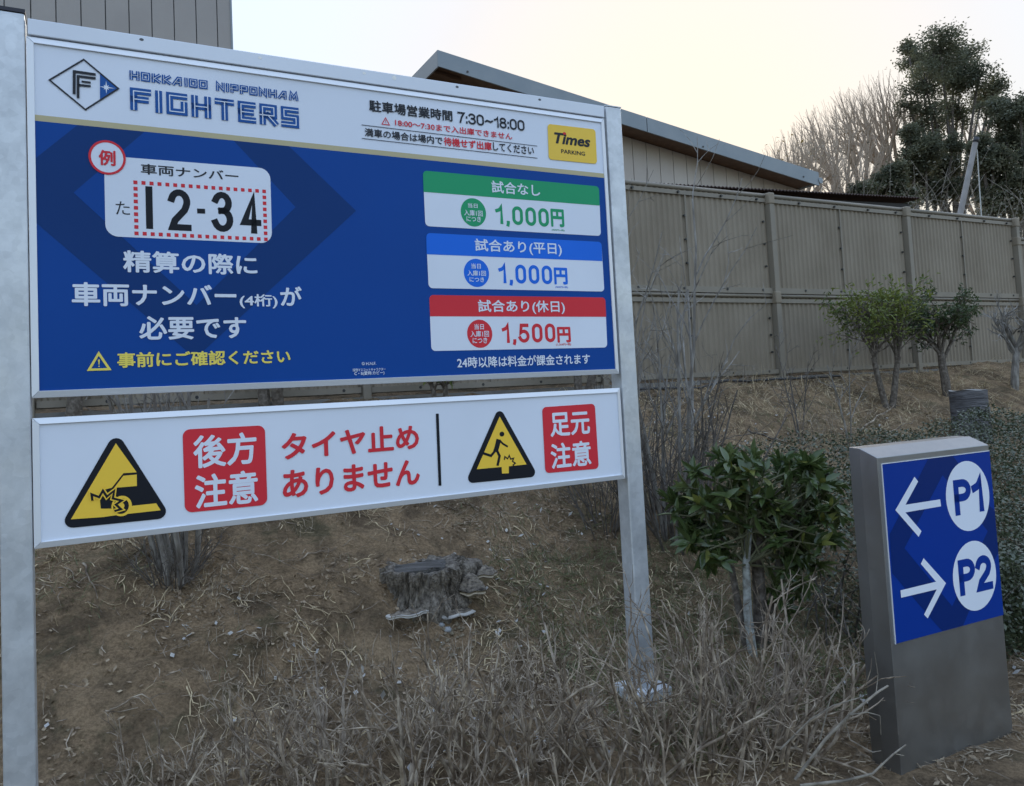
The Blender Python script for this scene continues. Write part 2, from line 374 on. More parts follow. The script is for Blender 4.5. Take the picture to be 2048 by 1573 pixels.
# black hose
hp = [(1290, 778), (1340, 783), (1400, 783), (1450, 776), (1500, 767), (1550, 760), (1600, 757), (1680, 752)]
pts = []
for i, (x, y) in enumerate(hp):
    X = onv(x, y, 6.88 + .02 * math.sin(i * 2)); s = X @ D; pts.append(P(s, X @ N, max(float(gz(s, X @ N)) + .018, X[2])))
left = pts[0]; pts = [left - D * 3 + N * .02 - Z * .02, left - D * 1.4] + pts
for i in range(2): pts[i][2] = float(gz(pts[i] @ D, pts[i] @ N)) + .02
q = MB(); q.tube(pts, .017, 6); tag(q.obj('hose', mat('black_rubber', (.02, .02, .022), .45), None, True), 'black rubber hose lying along the foot of the fence', 'hose')

# ================================================================== LETTERING HELPERS
PR = dict(white=(.76, .81, .90), blue=(.003, .062, .30), navy=(.003, .040, .175), black=(.014, .016, .022), red=(.70, .040, .055),
          yellow=(.95, .62, .07), lemon=(.90, .74, .14), green=(.025, .34, .15), price_blue=(.015, .16, .75), gold=(.52, .46, .28), logo_blue=(.02, .10, .34),
          grey_black=(.03, .033, .04), sign_yellow=(.90, .60, .09), deep_blue=(.001, .036, .28), deep_navy=(.001, .022, .15))
def ink(c): return mat('print_' + c, PR[c], .40, spec=.14, col2=tuple(x * .93 for x in PR[c]), scale=1.6, detail=8)
class Face:
    """flat print on a vertical board: origin O, right vector d, up Z, outward normal -n"""
    def __init__(s, O, d, n, root): s.O, s.d, s.n, s.root = O, d, n, root
    def uv(s, x, y):
        r = ray(x, y); t = ((s.O - CAM) @ s.n) / (r @ s.n); X = CAM + r * t; return float((X - s.O) @ s.d), float(X[2] - s.O[2])
    def w(s, u, v, lift): return s.O + s.d * u + Z * v - s.n * lift
    def poly(s, pts, lift, name, m, parent, px=True):
        q = MB(); s.addpoly(q, pts, lift, px); return q.obj(name, m, parent)
    def addpoly(s, q, pts, lift, px=True):
        if px: pts = [s.uv(*p) for p in pts]
        q.poly([s.w(u, v, lift) for u, v in pts])
    def rrect(s, q, c, lift, rad, px=True, top=True, bot=True):
        """c: TL, TR, BR, BL"""
        if px: c = [s.uv(*p) for p in c]
        out = []
        for i in range(4):
            p0 = np.array(c[i - 1]); p = np.array(c[i]); p1 = np.array(c[(i + 1) % 4])
            rr = rad if ((i in (0, 1) and top) or (i in (2, 3) and bot)) else 0
            if rr == 0: out.append(tuple(p)); continue
            a = (p0 - p) / np.linalg.norm(p0 - p); b = (p1 - p) / np.linalg.norm(p1 - p)
            for k in range(7):
                t = k / 6 * math.pi / 2; out.append(tuple(p + rr * (a * (1 - math.sin(t)) + b * (1 - math.cos(t)))))
        q.poly([s.w(u, v, lift) for u, v in out])
    def ell(s, q, x, y, rx, ry, lift, k=40):
        u, v = s.uv(x, y); a = (s.uv(x + rx, y)[0] - s.uv(x - rx, y)[0]) / 2; b = (s.uv(x, y - ry)[1] - s.uv(x, y + ry)[1]) / 2
        q.poly([s.w(u + a * math.cos(t), v + b * math.sin(t), lift) for t in [2 * math.pi * i / k for i in range(k)]]); return a, b
    def ring(s, q, x, y, rx, ry, th, lift, k=48):
        u, v = s.uv(x, y); a = (s.uv(x + rx, y)[0] - s.uv(x - rx, y)[0]) / 2; b = (s.uv(x, y - ry)[1] - s.uv(x, y + ry)[1]) / 2
        V = []
        for i in range(k):
            t = 2 * math.pi * i / k
            for e in (0, th): V.append(s.w(u + (a - e) * math.cos(t), v + (b - e) * math.sin(t), lift))
        q.add(V, [(2 * i, 2 * ((i + 1) % k), 2 * ((i + 1) % k) + 1, 2 * i + 1) for i in range(k)])
    def line(s, q, pts, th, lift, px=True, cap=0., closed=False, caps=(1, 1)):
        if px: pts = [s.uv(*p) for p in pts]
        pts = [np.array(p) for p in pts]; pts = [p for i, p in enumerate(pts) if i == 0 or np.linalg.norm(p - pts[i - 1]) > 1e-6]
        if closed and np.linalg.norm(pts[0] - pts[-1]) < 1e-6: pts = pts[:-1]
        if cap and not closed:
            a_ = (pts[0] - pts[1]) / np.linalg.norm(pts[0] - pts[1]) * cap * caps[0]; b_e = (pts[-1] - pts[-2]) / np.linalg.norm(pts[-1] - pts[-2]) * cap * caps[1]; pts[0] = pts[0] + a_; pts[-1] = pts[-1] + b_e
        if closed: pts = pts + [pts[0]]
        n = len(pts)
        offs = []
        for i in range(n):
            ds = []
            if i > 0: ds.append((pts[i] - pts[i - 1]) / np.linalg.norm(pts[i] - pts[i - 1]))
            if i < n - 1: ds.append((pts[i + 1] - pts[i]) / np.linalg.norm(pts[i + 1] - pts[i]))
            if closed and i in (0, n - 1): ds = [(pts[-1] - pts[-2]) / np.linalg.norm(pts[-1] - pts[-2]), (pts[1] - pts[0]) / np.linalg.norm(pts[1] - pts[0])]
            nn = [np.array([-e[1], e[0]]) for e in ds]
            if len(nn) == 2:
                m = nn[0] + nn[1]; m = m / (np.linalg.norm(m) + 1e-9); m = m / max(.45, m @ nn[0]); offs.append(m * th / 2)
            else: offs.append(nn[0] * th / 2)
        V = []
        for p, o in zip(pts, offs): V += [s.w(*(p + o), lift), s.w(*(p - o), lift)]
        q.add(V, [(2 * i, 2 * i + 1, 2 * i + 3, 2 * i + 2) for i in range(n - 1)])
    def text(s, txt, tl, br, color, parent, lift=.002, bold=.02, name='lettering', shear=0., px=True):
        cu = bpy.data.curves.new(name, 'FONT'); cu.body = txt; cu.size = 1; cu.shear = shear; cu.resolution_u = 3
        to = bpy.data.objects.new('tmp', cu); COL.objects.link(to)
        dg = bpy.context.evaluated_depsgraph_get(); m0 = bpy.data.meshes.new_from_object(to.evaluated_get(dg))
        bpy.data.objects.remove(to); bpy.data.curves.remove(cu)
        n = len(m0.vertices); c = np.zeros(n * 3, np.float32); m0.vertices.foreach_get('co', c); c = c.reshape(-1, 3)
        m0.calc_loop_triangles(); nt_ = len(m0.loop_triangles); tr = np.zeros(nt_ * 3, np.int32); m0.loop_triangles.foreach_get('vertices', tr)
        bpy.data.meshes.remove(m0)
        lo = c.min(0); hi = c.max(0); k8 = 8 if bold > 0 else 1          # the strokes are thickened by stacking shifted copies of the glyphs
        u0, v1 = s.uv(*tl) if px else tl; u1, v0 = s.uv(*br) if px else br
        Wm = np.array(wmat(parent).inverted()); out = []
        for j in range(k8):
            dx, dy = (bold * math.cos(math.pi * 2 * j / k8), bold * math.sin(math.pi * 2 * j / k8)) if bold > 0 else (0, 0)
            a = u0 + (c[:, 0] + dx - lo[0] + bold) / (hi[0] - lo[0] + 2 * bold) * (u1 - u0); b = v0 + (c[:, 1] + dy - lo[1] + bold) / (hi[1] - lo[1] + 2 * bold) * (v1 - v0)
            X = s.O + a[:, None] * s.d + b[:, None] * Z - s.n * (lift + j * .00004)
            out.append((X @ Wm[:3, :3].T + Wm[:3, 3])[tr])
        Vn = np.concatenate(out).astype(np.float32); me = bpy.data.meshes.new(name)
        me.vertices.add(len(Vn)); me.vertices.foreach_set('co', Vn.ravel()); me.loops.add(len(Vn)); me.loops.foreach_set('vertex_index', np.arange(len(Vn), dtype=np.int32))
        me.polygons.add(len(Vn) // 3); me.polygons.foreach_set('loop_start', np.arange(0, len(Vn), 3, dtype=np.int32)); me.update(calc_edges=True); me.materials.append(ink(color))
        return link(bpy.data.objects.new(name, me), parent)

def arc(cx, cy, rx, ry, a0, a1, n=12):
    return [(cx + rx * math.cos(math.radians(a0 + (a1 - a0) * i / n)), cy + ry * math.sin(math.radians(a0 + (a1 - a0) * i / n))) for i in range(n + 1)]
DG = {'0': (.46, [arc(.23, .72, .23, .28, 0, 180) + arc(.23, .28, .23, .28, 180, 360)], True),
      '1': (.26, [[(.0, .74), (.12, .79), (.21, .88), (.26, 1.0), (.26, 0)]], False),
      '2': (.48, [arc(.24, .74, .24, .26, 165, -25, 12) + [(.40, .50), (.10, .20), (.02, 0), (.50, 0)]], False),
      '3': (.46, [arc(.22, .76, .22, .24, 160, -60, 10) + [(.20, .53)], [(.20, .53)] + arc(.22, .27, .25, .27, 70, -160, 12)], False),
      '4': (.50, [[(.36, 0), (.36, 1), (.0, .24), (.52, .24)]], False),
      '5': (.46, [[(.42, 1), (.08, 1), (.03, .53)] + arc(.21, .31, .25, .31, 125, -160, 14)], False),
      '7': (.46, [[(0, 1), (.46, 1), (.26, .55), (.15, 0)]], False),
      '8': (.46, [arc(.23, .27, .23, .27, 0, 345, 18), arc(.23, .77, .20, .23, 0, 345, 16)], True),
      'P': (.48, [[(0, 0), (0, 1), (.26, 1)] + arc(.26, .74, .24, .26, 90, -90, 10) + [(0, .48)]], False),
      ',': (.06, [[(.05, .12), (.05, -.04), (.0, -.24)]], False), ':': (.0, [[(0, .02), (0, .08)], [(0, .56), (0, .62)]], False),
      '~': (.55, [[(0, .42), (.12, .54), (.28, .48), (.42, .42), (.55, .54)]], False)}
def digits(fc, txt, tl, br, th, gap, color, parent, lift_, name='digit', each=False):
    u0, v1 = fc.uv(*tl); u1, v0 = fc.uv(*br); h = v1 - v0; x = 0; gl = []
    for ch in txt: w_, ss, cl = DG[ch]; gl.append((x, ss, cl)); x += w_ + gap
    tot = x - gap; kx = (u1 - u0 - th) / tot; q = MB()
    for j, ((x0_, ss, cl), ch) in enumerate(zip(gl, txt)):
        for st_ in ss:
            pts = [(u0 + th / 2 + (x0_ + a) * kx, v0 + th / 2 + b * (h - th)) for a, b in st_]; fc.line(q, pts, th, lift_ + j * .00003, px=False, closed=cl and len(pts) > 8, cap=th / 2 if ch != ',' else 0)
        if each: q.obj(name, ink(color), parent); q = MB()
    if not each: q.obj(name, ink(color), parent)

# ================================================================== BIG SIGN
M_GALV = bpy.data.materials.new('galvanised_steel'); M_GALV.use_nodes = True
nt = M_GALV.node_tree; n_ = nt.nodes; l_ = nt.links; b_ = n_['Principled BSDF']
tc = n_.new('ShaderNodeTexCoord')
vo = n_.new('ShaderNodeTexVoronoi'); vo.inputs['Scale'].default_value = 38; l_.new(tc.outputs['Object'], vo.inputs['Vector'])
r1 = ramp(vo.outputs['Color'], [(.2, (.50, .525, .545)), (.8, (.64, .665, .69))])
r2 = ramp(noise(5, 6, .7), [(.35, (.46, .485, .51)), (.65, (.70, .725, .75))])
l_.new(mixc(.6, r1, r2), b_.inputs['Base Color']); b_.inputs['Metallic'].default_value = .55
rr_ = ramp(noise(9, 5), [(.3, (.36,) * 3), (.7, (.56,) * 3)]); l_.new(rr_, b_.inputs['Roughness'])
M_ALU = mat('frame_aluminium', (.74, .76, .79), .42, .25, (.78, .80, .83), 3)
M_HDR = mat('header_aluminium', (.62, .65, .70), .45, .3, (.66, .69, .74), 2)
zgl = float(gz(S0 - .05, V0)); zgr = float(gz(S0 + 2.65, V0))
sign = thing('parking_sign', P(S0 + 1.3, V0 + .04, zgr), 'large framed car park notice with team emblem, prices and warnings on two galvanised posts', 'sign')
for nm, s0_, s1_, zt_, zg_ in (('post', -.102, -.003, 3.135, zgl), ('post', 2.608, 2.706, 3.122, zgr)):
    q = MB(); q.box(S0 + s0_, S0 + s1_, V0, V0 + .095, zg_ - .3, zt_); bevel(q.obj(nm, M_GALV, sign), .007, 3)
q = MB(); q.box(S0 - .104, S0 - .001, V0 - .002, V0 + .097, 3.136, 3.150); q.obj('post_cap', mat('black_plastic', (.012, .012, .022), .5), sign)
q = MB(); q.box(S0 + 2.607, S0 + 2.707, V0 - .001, V0 + .096, 3.123, 3.128); q.obj('post_cap', M_GALV, sign)
q = MB(); q.box(S0 + 2.548, S0 + 2.766, V0 - .055, V0 + .15, zgr - .1, zgr + .065); bevel(q.obj('base_plate', mat('base_paint', (.58, .60, .62), .7, 0, (.48, .49, .49), 3), sign), .006, 2)
q = MB(); q.box(S0 - .19, S0 + .08, V0 - .08, V0 + .17, zgl - .1, zgl + .09); bevel(q.obj('base_plate', mat('base_paint', ()), sign), .006, 2)
zs = [3.0515, 1.7178, 1.6452, 1.1827]
FC = Face(P(S0, V0, 0), D, N, sign)
# header strip
zh0, zh1 = 3.056, 3.118
q = MB(); q.box(S0 + .006, S0 + 2.592, V0 - .004, V0 + .045, zh0, zh1); hd = bevel(q.obj('header_strip', M_HDR, sign), .003)
for i, (x, y) in enumerate(((283, 80.5), (519.5, 117), (728, 147.5), (788, 157), (913.5, 175), (1078.5, 200.5))):
    u, v = FC.uv(x, y); rad = .010 if i == 3 else .0055; q = MB()
    c_ = [FC.w(u + 1.5 * rad * math.cos(t) if i != 3 else u + rad * math.cos(t), v + rad * math.sin(t), .0045) for t in [2 * math.pi * k / 14 for k in range(14)]]
    q.poly(c_); q.obj('hole', mat('hole_light', (.85, .84, .8), .4) if i in (1, 2, 3) else mat('hole_dark', (.08, .09, .1), .6), hd)
def board(z1, z0, fw_, name):
    """aluminium-framed board; returns the panel object"""
    q = MB(); q.box(S0 + fw_ * .6, S0 + 2.5935 - fw_ * .6, V0 + .002, V0 + .040, z0 + fw_ * .6, z1 - fw_ * .6)
    pn = q.obj(name, ink('white'), sign); t = .006; a, b = S0, S0 + 2.5935
    for pts in (((a, z1), (b, z1), (b - fw_, z1 - fw_), (a + fw_, z1 - fw_)), ((b, z1), (b, z0), (b - fw_, z0 + fw_), (b - fw_, z1 - fw_)),
                ((b, z0), (a, z0), (a + fw_, z0 + fw_), (b - fw_, z0 + fw_)), ((a, z0), (a, z1), (a + fw_, z1 - fw_), (a + fw_, z0 + fw_))):
        g = np.array(pts); c_ = g.mean(0); g = c_ + (g - c_) * np.array([1 - .0009, 1 - .0009])
        q = MB(); V = [P(x, V0 + .05, z) for x, z in g] + [P(g[0][0], V0 + .002, g[0][1]), P(g[1][0], V0 + .002, g[1][1]), P(g[2][0], V0 - t, g[2][1]), P(g[3][0], V0 - t, g[3][1])]
        q.hexa(V); bevel(q.obj('frame_rail', M_ALU, pn), .0012)
    return pn
mb = board(zs[0], zs[1], .0245, 'main_board')
lb = board(zs[2], zs[3], .0225, 'warning_board')
L0 = -.0005                                            # print layers just proud of the board (board face at V0+.002)
def lift(k): return L0 + .0007 * k
in_l, in_r = .0245, 2.5935 - .0245; in_b = zs[1] + .0245; in_t = zs[0] - .0245
# blue field and gold band
gl0, gl1 = FC.uv(65, 231)[1], FC.uv(65, 242)[1]; gr0, gr1 = FC.uv(1210, 346.6)[1], FC.uv(1210, 356)[1]
gt = (gl0 + gr0) / 2; gb = (gl1 + gr1) / 2
def prect(u0, u1, v0, v1, k, name, c, parent):
    q = MB(); q.poly([FC.w(u0, v0, lift(k)), FC.w(u1, v0, lift(k)), FC.w(u1, v1, lift(k)), FC.w(u0, v1, lift(k))]); return q.obj(name, ink(c), parent)
prect(in_l, in_r, in_b, gb, 1, 'blue_field', 'blue', mb); prect(in_l, in_r, gb, gt, 1, 'gold_band', 'gold', mb)
# dark lozenge ring, clipped to the field
def clip(poly, u0, u1, v0, v1):
    def cut(ps, f, g):
        out = []
        for i in range(len(ps)):
            a, b = ps[i - 1], ps[i]; fa, fb = f(a), f(b)
            if (fa >= 0) != (fb >= 0): t = fa / (fa - fb); out.append((a[0] + t * (b[0] - a[0]), a[1] + t * (b[1] - a[1])))
            if fb >= 0: out.append(b)
        return out
    for f in (lambda p: p[0] - u0, lambda p: u1 - p[0], lambda p: p[1] - v0, lambda p: v1 - p[1]): poly = cut(poly, f, None)
    return poly
def isect(a, b, c, d):
    a, b, c, d = map(np.array, (a, b, c, d)); M2 = np.array([b - a, c - d]).T; t = np.linalg.solve(M2, c - a); return tuple(a + t[0] * (b - a))
E = lambda *p: [FC.uv(*q) for q in p]
tlA, tlB = E((152, 253), (70, 318)); blA, blB = E((70, 444), (386, 713)); trA, trB = E((581, 296), (661, 373)); brA, brB = E((600, 525), (637, 491))
outer = [isect(tlA, tlB, trA, trB), isect(trA, trB, brA, brB), isect(brA, brB, blA, blB), isect(blA, blB, tlA, tlB)]
q = MB(); q.poly([FC.w(u, v, lift(2)) for u, v in clip(outer, in_l, in_r, in_b, gb)]); q.obj('dark_lozenge', ink('navy'), mb)
iL, iR, iB = E((147, 386), (591, 415), (393, 611)); iT = isect(FC.uv(287, 266), iL, FC.uv(468, 283), iR)
q = MB(); q.poly([FC.w(u, v, lift(3)) for u, v in clip([iL, iT, iR, iB], in_l, in_r, in_b, gb)]); q.obj('blue_lozenge', ink('blue'), mb)
# emblem
dm = [(99, 160.6), (167.5, 119.6), (236.8, 177.7), (170.9, 219.8)]
em = MB(); FC.line(em, dm, .006, lift(2), closed=True); em = em.obj('emblem', ink('grey_black'), mb)
FC.poly([(200, 147.5), (234.5, 177.6), (200, 199.5)], lift(1.5), 'emblem_field', ink('logo_blue'), em)
q = MB()
FC.line(q, [(148.3, 189), (148.5, 143.5), (191.5, 149.8)], .0098, lift(3))
FC.line(q, [(156.2, 197), (156.2, 153), (191.5, 157.5)], .0090, lift(3))
FC.line(q, [(163, 163.5), (181.5, 166)], .0075, lift(3)); FC.line(q, [(156, 170.5), (181.5, 173)], .0085, lift(3))
q.obj('letter', ink('grey_black'), em)
u, v = FC.uv(212.5, 175.5); q = MB(); st = []
for k in range(16):
    t = 2 * math.pi * k / 16; rad = .0065 if k % 2 else (.026 if k % 4 == 0 else .013); st.append(FC.w(u + rad * (1.15 if k == 0 else 1) * math.cos(t), v + rad * math.sin(t), lift(2.6)))
q.V = [np.mean(st, 0)] + st; q.F = [(0, 1 + i, 1 + (i + 1) % 16) for i in range(16)]; q.obj('star', ink('white'), em)
# striped block lettering: each glyph a set of strokes on a 0..w by 0..1 cell
GL = {'F': (.8, [[(0, 0), (0, 1), (.8, 1)], [(0, .5), (.66, .5)]]), 'I': (.0, [[(0, 0), (0, 1)]]),
      'G': (.85, [[(.85, 1), (0, 1), (0, 0), (.85, 0), (.85, .48)]]), 'H': (.8, [[(0, 0), (0, 1)], [(.8, 0), (.8, 1)], [(0, .5), (.8, .5)]]),
      'T': (.8, [[(0, 1), (.8, 1)], [(.4, 1), (.4, 0)]]), 'E': (.75, [[(.75, 1), (0, 1), (0, 0), (.75, 0)], [(0, .5), (.62, .5)]]),
      'R': (.78, [[(0, 0), (0, 1), (.75, 1), (.75, .45), (0, .45)], [(.35, .45), (.78, 0)]]), 'S': (.8, [[(.8, 1), (0, 1), (0, .5), (.8, .5), (.8, 0), (0, 0)]]),
      'O': (.72, [[(0, 0), (0, 1), (.72, 1), (.72, 0), (0, 0)]]), 'K': (.7, [[(0, 0), (0, 1)], [(.7, 1), (.1, .45), (.7, 0)]]),
      'A': (.95, [[(0, 0), (.55, 1), (.8, 1), (.8, 0)], [(.3, .3), (.8, .3)]]), 'D': (.7, [[(0, 0), (0, 1), (.7, 1), (.7, 0), (0, 0)]]),
      'N': (.75, [[(0, 0), (0, 1), (.75, 0), (.75, 1)]]), 'P': (.7, [[(0, 0), (0, 1), (.7, 1), (.7, .42), (0, .42)]]),
      'M': (.95, [[(0, 0), (.12, 1), (.5, .25), (.85, 1), (.95, 0)]]), ' ': (.35, [])}
def stripe(txt, tl, br, th, gap, wf, parent):
    u0, v1 = FC.uv(*tl); u1, v0 = FC.uv(*br); x = 0; st = []
    for ch in txt:
        w_, ss = GL[ch]
        def touches(p, me_i):
            for i2, l in enumerate(ss):
                if i2 == me_i: continue
                for u_, v_ in zip(l[:-1], l[1:]):
                    u_, v_ = np.array(u_), np.array(v_); t = np.clip(((np.array(p) - u_) @ (v_ - u_)) / ((v_ - u_) @ (v_ - u_)), 0, 1)
                    if np.linalg.norm(u_ + t * (v_ - u_) - np.array(p)) < .03: return 0
            return 1
        st += [([(x + a * wf, b) for a, b in l], (touches(l[0], i), touches(l[-1], i))) for i, l in enumerate(ss)]; x += w_ * wf + gap
    tot = x - gap; q = MB(); q2 = MB()
    for l, cps in st:
        pts = [(u0 + th / 2 + a / tot * (u1 - u0 - th), v0 + th / 2 + b * (v1 - v0 - th)) for a, b in l]
        if len(pts) == 2 or pts[0] != pts[-1]: FC.line(q, pts, th, lift(2), px=False, cap=th / 2); FC.line(q2, pts, th * .15, lift(3), px=False, cap=th / 2, caps=cps)
        else: FC.line(q, pts[:-1], th, lift(2), px=False, closed=True); FC.line(q2, pts[:-1], th * .15, lift(3), px=False, closed=True)
    q.obj('lettering', ink('logo_blue'), parent); kind(q2.obj('lettering_inline', ink('white'), parent), 'stuff')
stripe('HOKKAIDO NIPPONHAM', (258.7, 141), (596.8, 202.7), .0125, .50, .85, mb)
stripe('FIGHTERS', (259.5, 174.8), (598.5, 257.8), .0255, .50, .78, mb)
# header notices
T = FC.text; l2 = lift(2)
T('駐車場営業時間', (737.7, 199.6), (905.2, 244), 'grey_black', mb, l2, .022)
digits(FC, '7:30~18:00', (914.4, 223.5), (1049.4, 262.8), .0085, .20, 'grey_black', mb, l2, 'lettering')
T('18:00～7:30まで入出庫できません', (789.7, 238), (1024.5, 280.3), 'red', mb, l2, .016)
T('満車の場合は場内で', (729, 256), (885.4, 290.2), 'grey_black', mb, l2, .02)
T('待機せず出庫', (887, 274), (983.8, 302), 'red', mb, l2, .022)
T('してください', (985.5, 284.4), (1068.2, 310.7), 'grey_black', mb, l2, .02)
def warn(apex, bl, br, th, color, k, parent, bang=True):
    q = MB(); FC.line(q, [apex, br, bl], th, lift(k), closed=True)
    if bang:
        a, b, c = (np.array(FC.uv(*p)) for p in (apex, bl, br)); ctr = np.array([a[0], (b[1] + c[1]) / 2]); h = a[1] - ctr[1]
        q.poly([FC.w(a[0] + x * h, ctr[1] + y * h, lift(k)) for x, y in ((-.05, .62), (.05, .62), (.025, .3), (-.025, .3))])
        q.poly([FC.w(a[0] + .04 * h * math.cos(t), ctr[1] + .19 * h + .04 * h * math.sin(t), lift(k)) for t in [k2 * math.pi / 4 for k2 in range(8)]])
    return q.obj('warning_mark', ink(color), parent)
warn((771, 236), (764, 248.7), (779, 250.5), .0035, 'red', 2, mb)
warn((197.5, 707.5), (178, 740), (218.8, 738.8), .0085, 'lemon', 4, mb)
q = MB(); FC.line(q, [(723, 250.2), (1074.4, 292.6)], .0028, l2); FC.line(q, [(723.7, 277.2), (1075, 316.8)], .0028, l2); q.obj('rule', ink('grey_black'), mb)
q = MB(); FC.rrect(q, [(1094.9, 248.1), (1190.6, 259.4), (1194, 328.5), (1097.3, 319.2)], l2, .018); yb = q.obj('operator_badge', ink('sign_yellow'), mb)
T('Times', (1107.5, 264.7), (1181, 296), 'grey_black', yb, lift(3), .035, shear=.25)
q = MB(); FC.ell(q, 1128.6, 267.6, 3.3, 2.6, lift(4), 12); q.obj('dot', ink('red'), yb)
T('PARKING', (1121.9, 298.7), (1170, 312.4), 'grey_black', yb, lift(3), .02)
# number plate example
q = MB(); FC.rrect(q, [(208, 312), (540, 338), (544, 487.5), (211, 473)], lift(4), .045); npl = q.obj('number_plate', ink('white'), mb)
T('車両ナンバー', (281, 327.5), (477, 364), 'grey_black', npl, lift(5), .018)
T('た', (231, 403), (260, 431), 'grey_black', npl, lift(5), .0)
q = MB(); FC.addpoly(q, [(290.5, 373), (304.5, 374), (306.3, 459), (292.3, 458)], lift(5)); q.obj('digit', ink('black'), npl); q = MB(); FC.addpoly(q, [(394, 417.7), (410, 418.5), (410.3, 428.2), (394.3, 427.6)], lift(5)); q.obj('hyphen', ink('black'), npl)
for ch, a, b in (('2', (335, 378), (382, 463)), ('3', (423, 383), (466.5, 465.5)), ('4', (480, 388.5), (522, 468.6))): digits(FC, ch, a, b, .0255, .2, 'black', npl, lift(5))
c0, c1_, c2_, c3_ = [np.array(FC.uv(*p)) for p in ((270.7, 365.5), (528, 383.5), (531.5, 479.3), (273, 467.5))]
q = MB()
def dots(a, b, n):
    for i in range(n):
        c = a + (b - a) * i / (n - 1); h = .0072; q.poly([FC.w(c[0] + x, c[1] + y, lift(5)) for x, y in ((-h, -h), (h, -h), (h, h), (-h, h))])
dots(c0, c1_, 18); dots(c3_, c2_, 18); dots(c0 + (c3_ - c0) / 8, c0 + (c3_ - c0) * 7 / 8, 7); dots(c1_ + (c2_ - c1_) / 8, c1_ + (c2_ - c1_) * 7 / 8, 7)
q.obj('dotted_border', ink('red'), npl)
q = MB(); FC.ell(q, 214.5, 316, 35, 32, lift(6)); exb = q.obj('example_disc', ink('white'), mb)
q = MB(); FC.ring(q, 214.5, 316, 37.3, 34.3, .0085, lift(7)); q.obj('disc_ring', ink('red'), exb)
T('例', (197, 300), (231.5, 334), 'red', exb, lift(8), .03)
for tx, a, b, c, bd in (('精算の際に', (245.4, 500.6), (515, 551.5), 'white', .025), ('車両ナンバー', (142.9, 564.5), (473.3, 614.5), 'white', .025),
                        ('(4桁)', (478.5, 588.4), (555.4, 617.5), 'white', .02), ('が', (559.5, 573), (604.2, 612.5), 'white', .025),
                        ('必要です', (277.5, 632.8), (493.2, 678), 'white', .025), ('事前にご確認ください', (234.1, 705.5), (581, 727), 'lemon', .025),
                        ('24時以降は料金が課金されます', (913.4, 714.8), (1180, 728.4), 'white', .018), ('© H.N.F.', (723, 724.8), (752, 730.2), 'white', .01),
                        ('球団マスコットキャラクター', (705, 737.8), (771, 741.8), 'white', .01), ('C・B(愛称:カビー)', (708.3, 743.8), (768.5, 750.4), 'white', .015)):
    T(tx, a, b, c, mb, lift(4), bd)
# price panels
for (TL, TR, BR, BL, hl, hr, col, head, ha, hb, cc_, lab, price, pa, pb, tax, ta, tb) in (
    ((845.4, 341.7), (1197.4, 373.5), (1201.5, 472.6), (850.5, 452.8), (846.8, 384.4), (1198.8, 411.8), 'green', '試合なし', (981.8, 361.5), (1080.2, 394), (946.6, 425.4),
     (((934.9, 406.6), (954.8, 417.2)), ((927.4, 419.6), (965, 434)), ((932.2, 432.6), (961.6, 445.2))), '1,000円', (989.6, 410), (1128.7, 455.5), '(909円+税)', (1103, 458), (1128.7, 464)),
    ((851.9, 466.4), (1202.5, 484.5), (1208.3, 583.7), (857, 576.8), (852.9, 509.2), (1204.2, 522.8), 'price_blue', '試合あり(平日)', (948.6, 477.7), (1123.6, 513.6), (952.7, 546.4),
     (((941.8, 527.3), (961.2, 538.2)), ((934, 541), (971.5, 553)), ((938.3, 554.6), (968, 564.9))), '1,000円', (995.8, 528.3), (1135.5, 570), '(909円+税)', (1110, 572.4), (1135.5, 577.5)),
    ((858, 590.5), (1210, 595.6), (1214.2, 695.4), (862.5, 702.6), (859.7, 633.2), (1211.8, 634.2), 'red', '試合あり(休日)', (954.7, 600), (1129.7, 628.8), (959.2, 668),
     (((947.9, 648.6), (967.4, 659.5)), ((940, 662.3), (977.6, 674.2)), ((944.5, 676), (974.2, 686.9))), '1,500円', (1002.6, 648), (1141.7, 685.5), '(1,364円+税)', (1111.6, 686.9), (1141.7, 692))):
    q = MB(); FC.rrect(q, [TL, TR, BR, BL], lift(3), .02); pp = q.obj('price_panel', ink('white'), mb)
    q = MB(); FC.rrect(q, [TL, TR, hr, hl], lift(4), .02, bot=False); q.obj('price_header', ink(col), pp)
    T(head, ha, hb, 'white', pp, lift(5), .018)
    q = MB(); FC.ell(q, cc_[0], cc_[1], 25.2, 28.2, lift(4)); q.obj('disc', ink(col), pp)
    for tx, (a, b) in zip(('当日', '入庫1回', 'につき'), lab): T(tx, a, b, 'white', pp, lift(5), .015)
    xs_ = pa[0] + (pb[0] - pa[0]) * .78; ys_ = pa[1] + (pb[1] - pa[1]) * .98; digits(FC, price[:-1], pa, (xs_, ys_), .0165, .33, col, pp, lift(4), 'price'); T('円', (xs_ + 2, pa[1] + (pb[1] - pa[1]) * .17), pb, col, pp, lift(4), .04); T(tax, ta, tb, col, pp, lift(4), .01)
